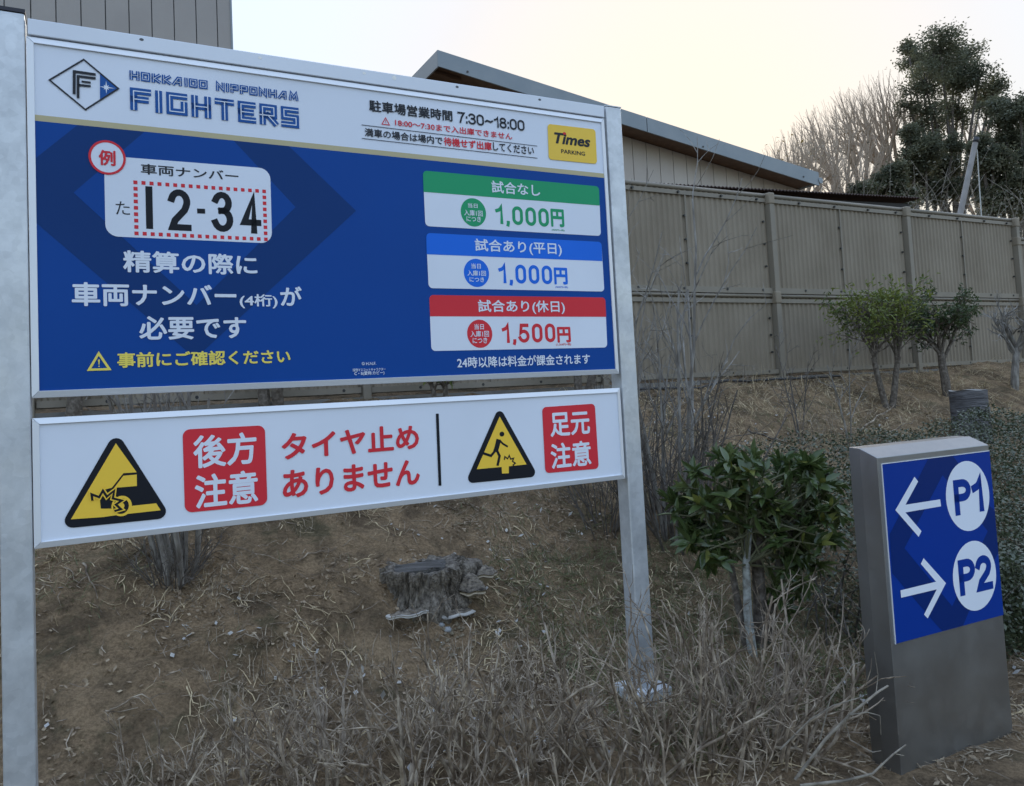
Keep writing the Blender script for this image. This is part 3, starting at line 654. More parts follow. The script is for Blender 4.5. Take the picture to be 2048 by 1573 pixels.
# warning board pictograms
def tri(pts, rad, k, name, c, parent):
    p = [np.array(FC.uv(*x)) for x in pts]; out = []
    for i in range(3):
        a = p[i - 1] - p[i]; b = p[(i + 1) % 3] - p[i]; a /= np.linalg.norm(a); b /= np.linalg.norm(b)
        bis = (a + b) / np.linalg.norm(a + b); sh = abs(a[0] * bis[1] - a[1] * bis[0]); c_ = p[i] + bis * rad / sh
        na = np.array([-a[1], a[0]]); na *= -np.sign(na @ bis); nb = np.array([-b[1], b[0]]); nb *= -np.sign(nb @ bis)
        t0_, t1_ = math.atan2(na[1], na[0]), math.atan2(nb[1], nb[0]); dl = (t1_ - t0_ + math.pi) % (2 * math.pi) - math.pi
        for j in range(7): t = t0_ + dl * j / 6; out.append(c_ + rad * np.array([math.cos(t), math.sin(t)]))
    q = MB(); q.poly([FC.w(x[0], x[1], lift(k)) for x in out]); return q.obj(name, ink(c), parent)
z5 = lambda *p: [(x / 2.926, 740 + y / 2.926) for x, y in p]
z6 = lambda *p: [(600 + x / 2.7307, 740 + y / 2.7307) for x, y in p]
w1 = tri(z5((678, 352), (1004, 866), (343, 933)), .028, 1, 'warning_triangle', 'black', lb)
FC.poly(z5((678, 430), (800, 600), (722, 605), (655, 690), (610, 702), (583, 742), (590, 812), (650, 806), (672, 830), (735, 842), (938, 822), (415, 875)), lift(2), 'yellow_area', ink('yellow'), w1)
FC.poly(z5((668, 691), (722, 620), (800, 613), (801, 680)), lift(3), 'car_window', ink('yellow'), w1)
FC.poly(z5((735, 800), (914, 781), (940, 822), (730, 845)), lift(3), 'road', ink('yellow'), w1)
FC.poly(z5((583, 742), (640, 736), (652, 812), (590, 812)), lift(3), 'bumper', ink('black'), w1)
q = MB(); FC.ell(q, 712 / 2.926, 740 + 797 / 2.926, 60 / 2.926, 60 / 2.926, lift(3.5)); FC.addpoly(q, z5((415, 875), (660, 812), (735, 843), (600, 862)), lift(3)); q.obj('wheel_arch', ink('yellow'), w1)
q = MB(); FC.ell(q, 708 / 2.926, 740 + 797 / 2.926, 46 / 2.926, 46 / 2.926, lift(4)); q.obj('wheel', ink('black'), w1)
q = MB(); FC.ell(q, 708 / 2.926, 740 + 797 / 2.926, 20 / 2.926, 20 / 2.926, lift(5)); q.obj('wheel_hub', ink('yellow'), w1)
zz_ = z5((541, 765), (536, 728), (580, 745), (602, 707), (625, 742), (668, 707), (660, 752), (712, 765), (678, 788), (708, 815), (670, 826))
q = MB(); FC.line(q, zz_, .017, lift(6)); bst = q.obj('burst', ink('yellow'), w1)
q = MB(); FC.line(q, zz_, .008, lift(7)); q.obj('burst_line', ink('black'), w1)
w2 = tri(z6((1088, 197), (1302, 583), (901, 622)), .024, 1, 'warning_triangle', 'black', lb)
FC.poly(z6((1090, 255), (1237, 517), (1140, 527), (1140, 565), (1103, 567), (1101, 531), (965, 543)), lift(2), 'yellow_area', ink('yellow'), w2)
q = MB(); FC.ell(q, 600 + 1102 / 2.7307, 740 + 351 / 2.7307, 13 / 2.7307, 13.5 / 2.7307, lift(3))
def pl(q, pts, th, k): FC.line(q, z6(*pts), th, lift(k))
pl(q, [(1085, 380), (1074, 425), (1066, 448)], .024, 3); pl(q, [(1088, 384), (1106, 403), (1134, 420)], .009, 3.2)
pl(q, [(1074, 440), (1089, 470), (1078, 524)], .0125, 3.4); pl(q, [(1066, 440), (1043, 470), (1000, 456)], .0115, 3.6)
q.obj('running_figure', ink('black'), w2)
q = MB(); pl(q, [(1115, 492), (1118, 474), (1133, 486), (1142, 468), (1150, 488), (1166, 483), (1160, 500), (1175, 510), (1163, 520), (1176, 543), (1158, 541)], .006, 3); q.obj('burst', ink('black'), w2)
for c4, rad, tx in (([(365, 859.6), (529.7, 851), (534.9, 1010), (369.8, 1026.4)], .028, (('後方', (385.5, 871.6), (514.4, 927.3)), ('注意', (388.6, 950.5), (516.8, 1005)))),
                ([(1084.1, 815), (1189.6, 807.7), (1197.6, 937.7), (1090.7, 946.9)], .022, (('足元', (1098.8, 826.8), (1180.5, 868.2)), ('注意', (1099.9, 887.6), (1183, 930.4))))):
    q = MB(); FC.rrect(q, c4, lift(1), rad); rp = q.obj('red_plaque', ink('red'), lb)
    for t_, a, b in tx: T(t_, a, b, 'white', rp, lift(2), .024)
T('タイヤ止め', (562.2, 866.5), (838.8, 897.5), 'red', lb, lift(1), .028)
T('ありません', (564, 942), (840.6, 969), 'red', lb, lift(1), .028)
q = MB(); FC.addpoly(q, [(871.7, 827.9), (877.4, 827.6), (882.9, 971.6), (877.3, 972.1)], lift(1)); q.obj('divider', ink('black'), lb)

# ================================================================== DIRECTION PILLAR
AP = math.radians(64.7023); DP = np.array([math.sin(AP), math.cos(AP), 0]); NP_ = np.array([-DP[1], DP[0], 0]); OP = np.array([1.5887, 3.2916, 0.0]); WP = .742
def PP(a, b, z): return OP + DP * a + NP_ * b + Z * z
M_STEEL = bpy.data.materials.new('brushed_stainless'); M_STEEL.use_nodes = True
nt = M_STEEL.node_tree; n_ = nt.nodes; l_ = nt.links; b_ = n_['Principled BSDF']; tc = n_.new('ShaderNodeTexCoord')
b_.inputs['Metallic'].default_value = .9
l_.new(ramp(noise(2.2, 5, .7), [(.3, (.28, .285, .29)), (.7, (.33, .335, .34))]), b_.inputs['Base Color'])
l_.new(ramp(noise(4, 6, .75), [(.3, (.30,) * 3), (.7, (.48,) * 3)]), b_.inputs['Roughness'])
mp = n_.new('ShaderNodeMapping'); mp.inputs['Scale'].default_value = (1, 1, .02); l_.new(tc.outputs['Object'], mp.inputs[0])
t_ = n_.new('ShaderNodeTexNoise'); t_.inputs['Scale'].default_value = 500; l_.new(mp.outputs[0], t_.inputs['Vector'])
bp_ = n_.new('ShaderNodeBump'); bp_.inputs['Strength'].default_value = .12; bp_.inputs['Distance'].default_value = .002; l_.new(t_.outputs[0], bp_.inputs['Height']); l_.new(bp_.outputs[0], b_.inputs['Normal'])
pil = thing('direction_pillar', PP(WP / 2, .07, 0), 'brushed steel pillar with blue board pointing left to P1 and right to P2', 'sign')
prof = [(0, 0), (WP, 0), (WP, .085), (WP - .012, .15), (.012, .15), (0, .085)]; zt_ = [1.300, 1.300, 1.336, 1.338, 1.338, 1.336]
q = MB(); n6 = 6
q.add([PP(a, b, -.15) for a, b in prof] + [PP(a, b, z) for (a, b), z in zip(prof, zt_)],
      [tuple(range(6))[::-1]] + [(i, (i + 1) % 6, 6 + (i + 1) % 6, 6 + i) for i in range(6)] + [(6, 7, 8, 11), (11, 8, 9, 10)])
pb_ = q.obj('body', M_STEEL, pil); bevel(pb_, .0025)
q = MB(); bz0, bz1 = .529, 1.271
q.hexa([PP(.022, -.0045, bz0), PP(WP - .003, -.0045, bz0), PP(WP - .003, -.0005, bz0), PP(.022, -.0005, bz0), PP(.022, -.0045, bz1), PP(WP - .003, -.0045, bz1), PP(WP - .003, -.0005, bz1), PP(.022, -.0005, bz1)])
bb = q.obj('blue_board', ink('deep_blue'), pil)
q = MB(); q.hexa([PP(.019, -.0055, bz0 - .002), PP(.0215, -.0055, bz0 - .002), PP(.0215, -.0005, bz0 - .002), PP(.019, -.0005, bz0 - .002), PP(.019, -.0055, bz1 + .003), PP(.0215, -.0055, bz1 + .003), PP(.0215, -.0005, bz1 + .003), PP(.019, -.0005, bz1 + .003)])
q.hexa([PP(.022, -.0055, bz1 + .0005), PP(WP - .003, -.0055, bz1 + .0005), PP(WP - .003, -.0005, bz1 + .0005), PP(.022, -.0005, bz1 + .0005), PP(.022, -.0055, bz1 + .003), PP(WP - .003, -.0055, bz1 + .003), PP(WP - .003, -.0005, bz1 + .003), PP(.022, -.0005, bz1 + .003)])
q.obj('board_edge', M_ALU, pil)
FP = Face(OP, DP, NP_, pil)
z7 = lambda *p: [(1650 + x / 3.932, 850 + y / 3.932) for x, y in p]
ru0, ru1 = .022, WP - .003
o7 = z7((808, 258), (990, 235), (1290, 640), (1350, 690), (1368, 975)) + [(1935.8, 1222.5), (1924, 1251), (1882.4, 1261.7)] + z7((870, 1573), (520, 1165), (500, 860))
q = MB(); q.poly([FP.w(u, v, .0052) for u, v in clip([FP.uv(*p) for p in o7], ru0, ru1, bz0, bz1)]); q.obj('dark_lozenge', ink('deep_navy'), bb)
q = MB(); FP.addpoly(q, z7((915, 395), (1270, 835), (990, 1425), (615, 970)), .0057); q.obj('blue_lozenge', ink('deep_blue'), bb)
for cx_, cy_, tx, a, b in ((1933.3, 991.9, 'P1', (1902.5, 961), (1966, 1022)), (1947, 1151.1, 'P2', (1912, 1121), (1983, 1177))):
    q = MB(); FP.ell(q, cx_, cy_, 43.6, 70.6, .0064); dc = q.obj('disc', ink('white'), bb)
    digits(FP, tx, a, b, .034, .26, 'deep_blue', dc, .0071, 'letter', True)
q = MB(); FP.addpoly(q, z7((693, 408), (722, 445), (622, 628), (622, 688), (543, 670)), .0064); FP.addpoly(q, z7((622, 628), (895, 585), (902, 640), (622, 688)), .0064); FP.addpoly(q, z7((543, 670), (622, 688), (748, 835), (726, 880)), .0064)
q.obj('left_arrow', ink('white'), bb)
q = MB(); FP.addpoly(q, z7((765, 1047), (743, 1092), (862, 1232), (868, 1292), (940, 1243)), .0064); FP.addpoly(q, z7((583, 1300), (588, 1358), (868, 1292), (862, 1232)), .0064); FP.addpoly(q, z7((868, 1292), (940, 1243), (797, 1520), (768, 1490)), .0064)
q.obj('right_arrow', ink('white'), bb)

# ================================================================== PLANT BUILDERS
def unit(v): v = np.asarray(v, float); return v / (np.linalg.norm(v) + 1e-9)
def tubes(lines, k=4):
    """list of (points (n,3), radii (n)) -> triangle-free quad soup vertices"""
    out = []
    by = {}
    for p, r in lines: by.setdefault(len(p), []).append((p, r))
    for n, ls in by.items():
        A = np.array([np.asarray(p) for p, _ in ls]); Rr = np.array([np.asarray(r) for _, r in ls])
        T = np.empty_like(A); T[:, 1:-1] = A[:, 2:] - A[:, :-2]; T[:, 0] = A[:, 1] - A[:, 0]; T[:, -1] = A[:, -1] - A[:, -2]
        T /= np.linalg.norm(T, axis=2, keepdims=True) + 1e-9
        ref = np.tile(np.array([.31, .21, .93]), (len(ls), 1)); ref[np.abs(T[:, 0] @ np.array([.31, .21, .93])) > .95] = [1., 0, 0]
        a = np.cross(T, ref[:, None, :]); a /= np.linalg.norm(a, axis=2, keepdims=True) + 1e-9; b = np.cross(T, a)
        th = 2 * np.pi * np.arange(k) / k
        R_ = A[:, :, None, :] + Rr[:, :, None, None] * (np.cos(th)[None, None, :, None] * a[:, :, None, :] + np.sin(th)[None, None, :, None] * b[:, :, None, :])
        Rn = np.roll(R_, -1, axis=2)
        q = np.stack([R_[:, :-1], Rn[:, :-1], Rn[:, 1:], R_[:, 1:]], axis=3)      # lines, seg, k, 4, 3
        out.append(q.reshape(-1, 3))
    return np.concatenate(out) if out else np.zeros((0, 3))
def walk(rng, p, d, L, r0, r1, n, jit, up=0., droop=0.):
    pts = [np.asarray(p, float)]; d = unit(d)
    for i in range(n):
        d = unit(d + rng.normal(0, jit, 3) + np.array([0, 0, up - droop])); pts.append(pts[-1] + d * L / n)
    return np.array(pts), np.linspace(r0, r1, n + 1)
def branch(rng, p, d, L, r, lev, cfg, out, tips=None):
    """cfg per level: (segments, jitter, up, children, spread, length ratio, radius ratio, first child at)"""
    n, jit, up, nc, spr, lr, rr, st = cfg[lev]
    pts, rad = walk(rng, p, d, L, r, r * (.45 if lev < len(cfg) - 1 else .4), n, jit, up)
    out[lev].append((pts, rad))
    if lev + 1 < len(cfg):
        nc = nc if isinstance(nc, int) else int(rng.integers(nc[0], nc[1] + 1))
        for c in range(nc):
            t = st + (1 - st) * (c + rng.random() * .8) / nc; t = min(t, .98); f = t * n; i = int(f); i = min(i, n - 1)
            q = pts[i] + (pts[i + 1] - pts[i]) * (f - i); ax = unit(pts[i + 1] - pts[i])
            sd_ = unit(np.cross(ax, rng.normal(0, 1, 3))); dd = unit(ax * math.cos(spr) + sd_ * math.sin(spr) * (1 + .25 * rng.normal()))
            branch(rng, q, dd, L * lr * (1.15 - .5 * t) * (.75 + .5 * rng.random()), max(rad[i] * rr, cfg_min[0]), lev + 1, cfg, out, tips)
    elif tips is not None:
        tips.append((pts[-1], unit(pts[-1] - pts[-2])))
        if n > 2: tips.append((pts[n // 2], unit(pts[-1] - pts[-2])))
cfg_min = [.001]
def leaves(rng, pos, dirs, Lm, Wm, spread=.8, curl=.25, upn=.5):
    """folded, curved leaves: 4 quads each; pos (n,3), dirs (n,3)"""
    n = len(pos); pos = np.asarray(pos, float); dirs = np.asarray(dirs, float) + rng.normal(0, spread, (n, 3)); dirs /= np.linalg.norm(dirs, axis=1, keepdims=True)
    nr = rng.normal(0, 1, (n, 3)) + np.array([0, 0, upn * 3]); side = np.cross(dirs, nr); side /= np.linalg.norm(side, axis=1, keepdims=True) + 1e-9; up = np.cross(side, dirs)
    Ls = Lm * (.65 + .6 * rng.random((n, 1))); Ws = Wm * (.7 + .5 * rng.random((n, 1))); f = .22 * Ws
    def pt(t, w, h): return pos + dirs * Ls * t + side * Ws * w * .5 + up * (h * f - curl * Ls * t * t)
    a, b, c = pt(0, 0, 0), pt(.5, 0, -1), pt(1, 0, 0); l1, r1 = pt(.3, .9, 1), pt(.3, -.9, 1); l2_, r2_ = pt(.72, .7, 1), pt(.72, -.7, 1)
    Q = np.stack([a, l1, l2_, b, a, b, r2_, r1, b, l2_, c, c + 1e-5, b, c, r2_, r2_ + 1e-5], axis=1)
    Q = np.stack([a, l1, l2_, b,  a, b, r2_, r1,  b, l2_, .5 * (l2_ + c), c,  b, c, .5 * (r2_ + c), r2_], axis=1)
    return Q.reshape(-1, 3)
def quads_small(rng, pos, L_, W_, upn=.4):
    n = len(pos); d = rng.normal(0, 1, (n, 3)); d[:, 2] *= .6; d /= np.linalg.norm(d, axis=1, keepdims=True)
    nr = rng.normal(0, 1, (n, 3)) + np.array([0, 0, upn * 3]); s = np.cross(d, nr); s /= np.linalg.norm(s, axis=1, keepdims=True) + 1e-9
    l = L_ * (.6 + .7 * rng.random((n, 1))); w = W_ * (.6 + .7 * rng.random((n, 1)))
    return np.stack([pos, pos + d * l * .5 + s * w * .5, pos + d * l, pos + d * l * .5 - s * w * .5], 1).reshape(-1, 3)

M_BARK = mat('grey_bark', (.13, .11, .09), .85, 0, (.32, .30, .27), 22, col3=(.2, .185, .165), bump=.5, bscale=90, stretch=(1, 1, .35))
M_BARKM = mat('brown_bark', (.075, .058, .043), .9, 0, (.21, .18, .15), 30, col3=(.12, .10, .08), bump=.8, bscale=90)
M_BARKD = mat('dark_bark', (.065, .052, .042), .9, 0, (.16, .14, .12), 24, bump=.6, bscale=80)
M_TWIG = mat('grey_twig', (.08, .054, .034), .8, 0, (.48, .40, .30), 16, col3=(.22, .17, .12))
M_SHOOT = mat('pale_shoot', (.12, .10, .075), .75, 0, (.30, .265, .21), 26, bump=.3, bscale=80)
M_TWIGB = mat('brown_twig', (.09, .06, .038), .8, 0, (.40, .33, .25), 18)
M_LICH = mat('lichen_bark', (.20, .19, .165), .85, 0, (.46, .48, .45), 34, bump=.5, bscale=90)
M_LEAF = mat('glossy_leaf', (.040, .068, .022), .30, 0, (.125, .15, .05), 7, col3=(.07, .10, .03), transl=.18, spec=.55)
M_LEAFY = mat('yellowish_leaf', (.20, .20, .045), .42, 0, (.10, .13, .03), 9, transl=.25)
M_LEAFP = mat('pruned_tree_leaf', (.07, .11, .028), .38, 0, (.24, .26, .055), 5, transl=.22, spec=.5)
M_LEAFP2 = mat('pruned_tree_dark_leaf', (.04, .065, .028), .35, 0, (.10, .13, .05), 5, transl=.2, spec=.5)
M_LEAFD = mat('dull_leaf', (.045, .062, .030), .45, 0, (.085, .095, .055), 6, transl=.15)
M_HEDGE = mat('hedge_leaf', (.040, .058, .028), .28, 0, (.095, .105, .060), 7, transl=.1, spec=.6)
M_EVER = mat('far_foliage', (.085, .095, .062), .6, 0, (.16, .165, .10), 1.3, transl=.45)  # base colour lightened to stand in for haze over the far trees
M_DRY = mat('dry_vine', (.19, .16, .13), .8, 0, (.28, .24, .19), 3)
M_FAR_T = mat('far_branch', (.30, .235, .175), .8, 0, (.40, .32, .24), 2)

# ---- far trees -------------------------------------------------------------------------------
def bare_tree(px, pyb, pyt, Y, halfw, seed, label, dens=1., leafy=0):
    """fan shaped crown: targets fill a dome, the set is split again and again on the way up"""
    rng = np.random.default_rng(seed); b = at(px, pyb, Y); t = at(px, pyt, Y); b0 = np.array([b[0], b[1], 1.6]); H = t[2] - b0[2]
    root = thing('bare_tree', b0, label, 'tree', 'trees behind the hall and fence'); n = int(430 * dens); w = halfw
    th = rng.random(n) * 6.283; el = np.arcsin(rng.uniform(-.25, 1., n)); rr = 1 - .5 * rng.random(n) ** 2.0 + rng.normal(0, .03, n)
    Rv = w * 1.35; c0_ = b0 + Z * (H - Rv)
    T_ = c0_ + np.stack([np.cos(th) * np.cos(el) * w, np.sin(th) * np.cos(el) * w, np.sin(el) * Rv], 1) * rr[:, None]
    big, mid, fine, ends = [], [], [], []
    def rec(p, idx, lev, dprev):
        m_ = len(idx); C = T_[idx].mean(0); r = .012 * m_ ** .47 * H / 12
        if m_ <= 3 or lev > 11:
            for i in idx:
                q_ = T_[i]; md = (p + q_) / 2 + rng.normal(0, .03, 3) + dprev * .08; fine.append((np.array([p, md, q_]), np.array([.0095, .0085, .005]) * (Y / 36))); ends.append(q_)
            return
        f = .30 if lev else .22
        nx = p + (C - p) * f * rng.uniform(.8, 1.25) + dprev * np.linalg.norm(C - p) * .05; md = (p + nx) / 2 + rng.normal(0, .02, 3) * np.linalg.norm(nx - p)
        (big if m_ > 120 else mid if m_ > 12 else fine).append((np.array([p, md, nx]), np.array([r * 1.1, r, r * .9]))); dn = unit(nx - p)
        X = T_[idx] - nx; X = X - np.outer(X @ dn, dn); ax = unit(rng.normal(0, 1, 3) @ (X.T @ X)); pr_ = X @ ax; o_ = np.argsort(pr_); cut = int(m_ * rng.uniform(.3, .7)); cut = min(max(cut, 1), m_ - 1)
        rec(nx, idx[o_[:cut]], lev + 1, dn); rec(nx, idx[o_[cut:]], lev + 1, dn)
    pts, rad = walk(rng, b0, (0, 0, 1), H - Rv * 1.75, .016 * n ** .40 * H / 12 * 1.3, .012 * n ** .43 * H / 12 * 1.1, 4, .04)
    k_ = max(3, int(rng.integers(3, 6))); az_ = np.argsort(th); 
    for part in np.array_split(az_, k_): rec(pts[-1 - int(rng.integers(0, 2))], part, 0, Z)
    np_mesh('trunk', tubes([(pts, rad)], 8), 4, M_FAR_T, root)
    if big: np_mesh('branches', tubes(big, 5), 4, M_FAR_T, root)
    kind(np_mesh('boughs', tubes(mid, 4), 4, M_FAR_T, root), 'stuff'); kind(np_mesh('twigs', tubes(fine, 3), 4, M_FAR_T, root), 'stuff')
    if leafy:
        tp = np.array(ends); tp = tp[rng.random(len(tp)) < leafy]; kind(np_mesh('leaves', quads_small(rng, tp, .16, .09), 4, mat('winter_leaf', (.20, .15, .06), .6, transl=.4), root), 'stuff')
    return root
for px_, pt_, Y_, w_, sd_n, lb_n, dn_, lf_ in ((1578, 268, 33, 1.5, 1, 'small thin bare tree with a few tan leaves over the hall roof end', .5, .3),
        (1612, 238, 36, 1.9, 2, 'bare dome crowned tree just right of the small tan leaved one', .8, 0), (1652, 205, 38, 2.1, 3, 'bare dome crowned tree third along from the end of the hall roof', .9, 0),
        (1698, 182, 40, 2.3, 4, 'bare dome crowned tree in the middle of the rising group', .9, 0), (1742, 158, 41, 2.3, 5, 'bare dome crowned tree second from the tall evergreen', .9, 0),
        (1788, 138, 42, 2.3, 7, 'highest bare tree, its crown touching the tall evergreen', .9, 0), (1640, 275, 34, 1.8, 8, 'lower bare tree in front of the group, with a visible forked trunk', .6, 0),
        (1715, 258, 35, 1.9, 10, 'lower bare tree in front, left of the dark evergreen bush', .6, 0), (1935, 190, 46, 2.6, 9, 'bare tree showing through the gap right of the tall evergreen', .8, 0)):
    bare_tree(px_, 385, pt_, Y_, w_, sd_n, lb_n, dn_, lf_)
def leafy_tree(px, pyb, Y, blobs, label, seed, nleaf, m=M_EVER, name='evergreen_tree', lean=0., ls=.15, group='trees behind the hall and fence'):
    """blobs: (px, py, radius_px, weight) clumps of the crown"""
    rng = np.random.default_rng(seed); b = at(px, pyb, Y); b0 = np.array([b[0], b[1], 1.6])
    root = thing(name, b0, label, 'tree', group); mpp = Y / F; lines = []; pos = []
    wt = np.array([w for *_, w in blobs], float); wt /= wt.sum(); top = min(y for _, y, *_ in blobs)
    fork = b0 + (at(px, (pyb + top) / 2 + 40, Y) - b0) * .75
    trunk, tr_ = walk(rng, b0, fork - b0 + rng.normal(0, .3, 3), np.linalg.norm(fork - b0), .24, .15, 5, .05)
    for (x, y, r, w), f in zip(blobs, wt):
        c = at(x, y, Y + rng.normal(0, 1.0)); R_ = r * mpp; n = int(nleaf * 2.1 * f)
        i = int(rng.integers(2, 6)); q0 = trunk[i]; mid = (q0 + c) / 2 + rng.normal(0, .25, 3) - np.array([0, 0, .3])
        lines.append((np.array([q0, mid, c - np.array([0, 0, R_ * .3]), c + rng.normal(0, R_ * .3, 3)]), np.array([.11, .08, .05, .015])))
        # sub-clumps give the crown holes and lumps
        ns_ = max(12, int(26 * (R_ / 1.0) ** 1.2)); cs = rng.normal(0, 1, (ns_, 3)); cs /= np.linalg.norm(cs, axis=1, keepdims=True); cs = c + cs * R_ * (rng.random((ns_, 1)) ** .5) * np.array([1, 1, .9])
        for s_ in cs[:20]: lines.append((np.array([c, (c + s_) / 2 + rng.normal(0, .1, 3), s_]), np.array([.035, .022, .01])))
        k_ = rng.integers(0, ns_, n); pos.append(cs[k_] + rng.normal(0, 1, (n, 3)) * np.array([.23, .23, .17]) * R_ ** .6)
    np_mesh('trunk', tubes([(trunk, tr_)], 8), 4, M_BARKD, root)
    np_mesh('branches', tubes(lines, 4), 4, M_BARKD, root)
    kind(np_mesh('crown', quads_small(rng, np.concatenate(pos), ls, ls * .55), 4, m, root), 'stuff')
    return root
leafy_tree(1885, 400, 40, [(1880, 95, 45, 4), (1838, 120, 38, 3), (1925, 110, 40, 3), (1850, 165, 40, 3), (1905, 160, 45, 4), (1955, 150, 38, 3), (1985, 180, 26, 2), (1815, 95, 18, 1), (1860, 215, 38, 1.4), (1960, 205, 30, 1.6), (1900, 215, 34, 1.8), (1840, 250, 32, 1.5), (1985, 215, 28, 1.4), (1885, 130, 50, 4), (1870, 255, 26, .9), (1925, 235, 26, .8), (1820, 215, 22, .8)],
           'tall evergreen tree with a lumpy open crown, the highest against the sky', 21, 15000)
leafy_tree(2050, 420, 36, [(2040, 215, 34, 3), (2065, 240, 50, 4), (2010, 240, 24, 1.5), (2020, 290, 40, 3), (2060, 320, 50, 4), (1995, 215, 16, .8)], 'dark evergreen tree cut by the right edge of the picture', 22, 11000)
leafy_tree(1860, 430, 37, [(1850, 300, 38, 3), (1825, 345, 34, 3), (1880, 335, 34, 3), (1868, 380, 38, 3), (1820, 270, 22, 1), (1905, 290, 22, .8), (1915, 380, 20, 1)], 'ivy covered tree below the tall evergreen, left of the leaning pole', 23, 11000)
leafy_tree(1985, 430, 35, [(1985, 320, 32, 3), (1970, 365, 30, 3), (2010, 370, 38, 3.4), (1990, 405, 40, 3), (1960, 290, 18, .8), (2035, 400, 30, 2)], 'dense ivy clad tree right of the leaning pole', 24, 12000)
leafy_tree(1755, 420, 34, [(1760, 375, 26, 2), (1720, 385, 22, 1.6), (1790, 350, 22, 1.6), (1800, 395, 28, 2)], 'low dark evergreen bush at the foot of the bare trees', 25, 6000)
# dry tangle at the foot of the trees
def tangle(px, py, Y, wpx, hpx, seed, label, n=900):
    rng = np.random.default_rng(seed); c = at(px, py, Y); g = np.array([c[0], c[1], 1.65]); mpp = Y / F; w = wpx * mpp / 2; h = c[2] + hpx * mpp / 2 - 1.65
    root = thing('dry_thicket', g, label, 'bush', 'dry thickets under the trees'); lines = []; lf = []
    for i in range(n):
        a = rng.random() * 6.283; q = g + np.array([math.cos(a), math.sin(a), 0]) * w * rng.random() ** .5
        hh = h * (.5 + .5 * rng.random()) * (1 - .5 * (np.linalg.norm(q - g) / w) ** 2)
        pts, rad = walk(rng, q, (rng.normal(0, .5), rng.normal(0, .5), 1), hh * 1.4, .011, .005, 6, .4, 0, .08); lines.append((pts, rad)); lf += [pts[3], pts[4], pts[5], pts[6]]
    kind(np_mesh('stems', tubes(lines, 3), 4, M_DRY, root), 'stuff')
    lf = np.array(lf); lf = np.concatenate([lf + rng.normal(0, .25, lf.shape) for _ in range(3)])
    kind(np_mesh('leaves', quads_small(rng, lf, .12, .07), 4, mat('dull_far_leaf', (.10, .10, .07), .7, 0, (.17, .15, .11), 2, transl=.2), root), 'stuff')
tangle(1690, 365, 31, 90, 50, 31, 'dry tangled thicket directly right of the hall roof end')
tangle(1790, 385, 29, 130, 70, 32, 'dry grey thicket above the right end of the rusty shed roof')
tangle(1880, 405, 27, 120, 60, 33, 'dry thicket around the foot of the leaning pole')
tangle(1985, 435, 24, 130, 60, 34, 'dry tangled thicket behind the step down of the fence')
tangle(2090, 430, 24, 150, 110, 35, 'dry thicket at the right edge beyond the fence')
# leaning utility pole and its wire
pb0 = at(1920, 430, 22); pt0 = at(1951, 284, 22); pl_ = thing('utility_pole', [pb0[0], pb0[1], 1.6], 'leaning grey pole with a stay wire standing behind the fence', 'pole')
dr = (pt0 - pb0) / (pt0[2] - pb0[2]); base = pb0 + dr * (1.5 - pb0[2])
q = MB(); q.tube([base, pt0], [.095, .072], 12); q.obj('shaft', mat('weathered_concrete', (.17, .155, .14), .8, 0, (.24, .22, .20), 4), pl_, True)
q = MB(); q.tube([pt0 - dr * .02, pt0 + dr * .12], [.08, .08], 12); q.obj('cap', mat('dark_steel', (.05, .05, .055), .5, .5), pl_, True)
q = MB(); a, b = at(1954, 300, 22), at(1963, 436, 22); q.tube([a, b, b + (b - a) * .3], .016, 5); q.obj('stay_wire', mat('guard_plastic', (.45, .46, .44), .6), pl_)

# ---- bare shrubs -------------------------------------------------------------------------------
def bare_shrub(base, H, nst, spread, r0, seed, label, group=None, m=M_TWIG, subs=(3, 5), tw=(2, 4), lean=(0, 0), name='bare_shrub', jit=.16, br=.12, up=.05, rough=.55, rmin=.0016, k0=.6, lr0=.42):
    rng = np.random.default_rng(seed); root = thing(name, base, label, 'shrub', group); cfg_min[0] = rmin
    o = [[], [], [], []]
    cfg = {0: (7, jit * k0, up, subs, rough, lr0, .62, .25), 1: (5, jit, up * .5, tw, .7, .5, .62, .2), 2: (3, jit * 1.2, 0, (0, 1), .8, .5, .85, .35), 3: (2, jit * 1.3, 0, 0, .5, .5, .6, .3)}
    for i in range(nst):
        a = 2 * math.pi * (i + rng.random()) / nst; t = spread * rng.random() ** .6
        d = np.array([math.cos(a) * t + lean[0], math.sin(a) * t + lean[1], 1.0])
        b = np.array(base) + np.array([math.cos(a), math.sin(a), 0]) * br * rng.random() - np.array([0, 0, .04])
        branch(rng, b, d, H * (.6 + .5 * rng.random()) * math.sqrt(1 + t * t * .35), r0 * (.55 + .6 * rng.random()), 0, cfg, o)
    for st_ in o[0]: np_mesh('stem', tubes([st_], 6), 4, m, root, True)
    kind(np_mesh('twigs', tubes(o[1], 4), 4, m, root), 'stuff'); kind(np_mesh('fine_twigs', tubes(o[2] + o[3], 3), 4, m, root), 'stuff')
    return root
def gat(px, py, dz=0.): X = G(px, py); return X + Z * dz
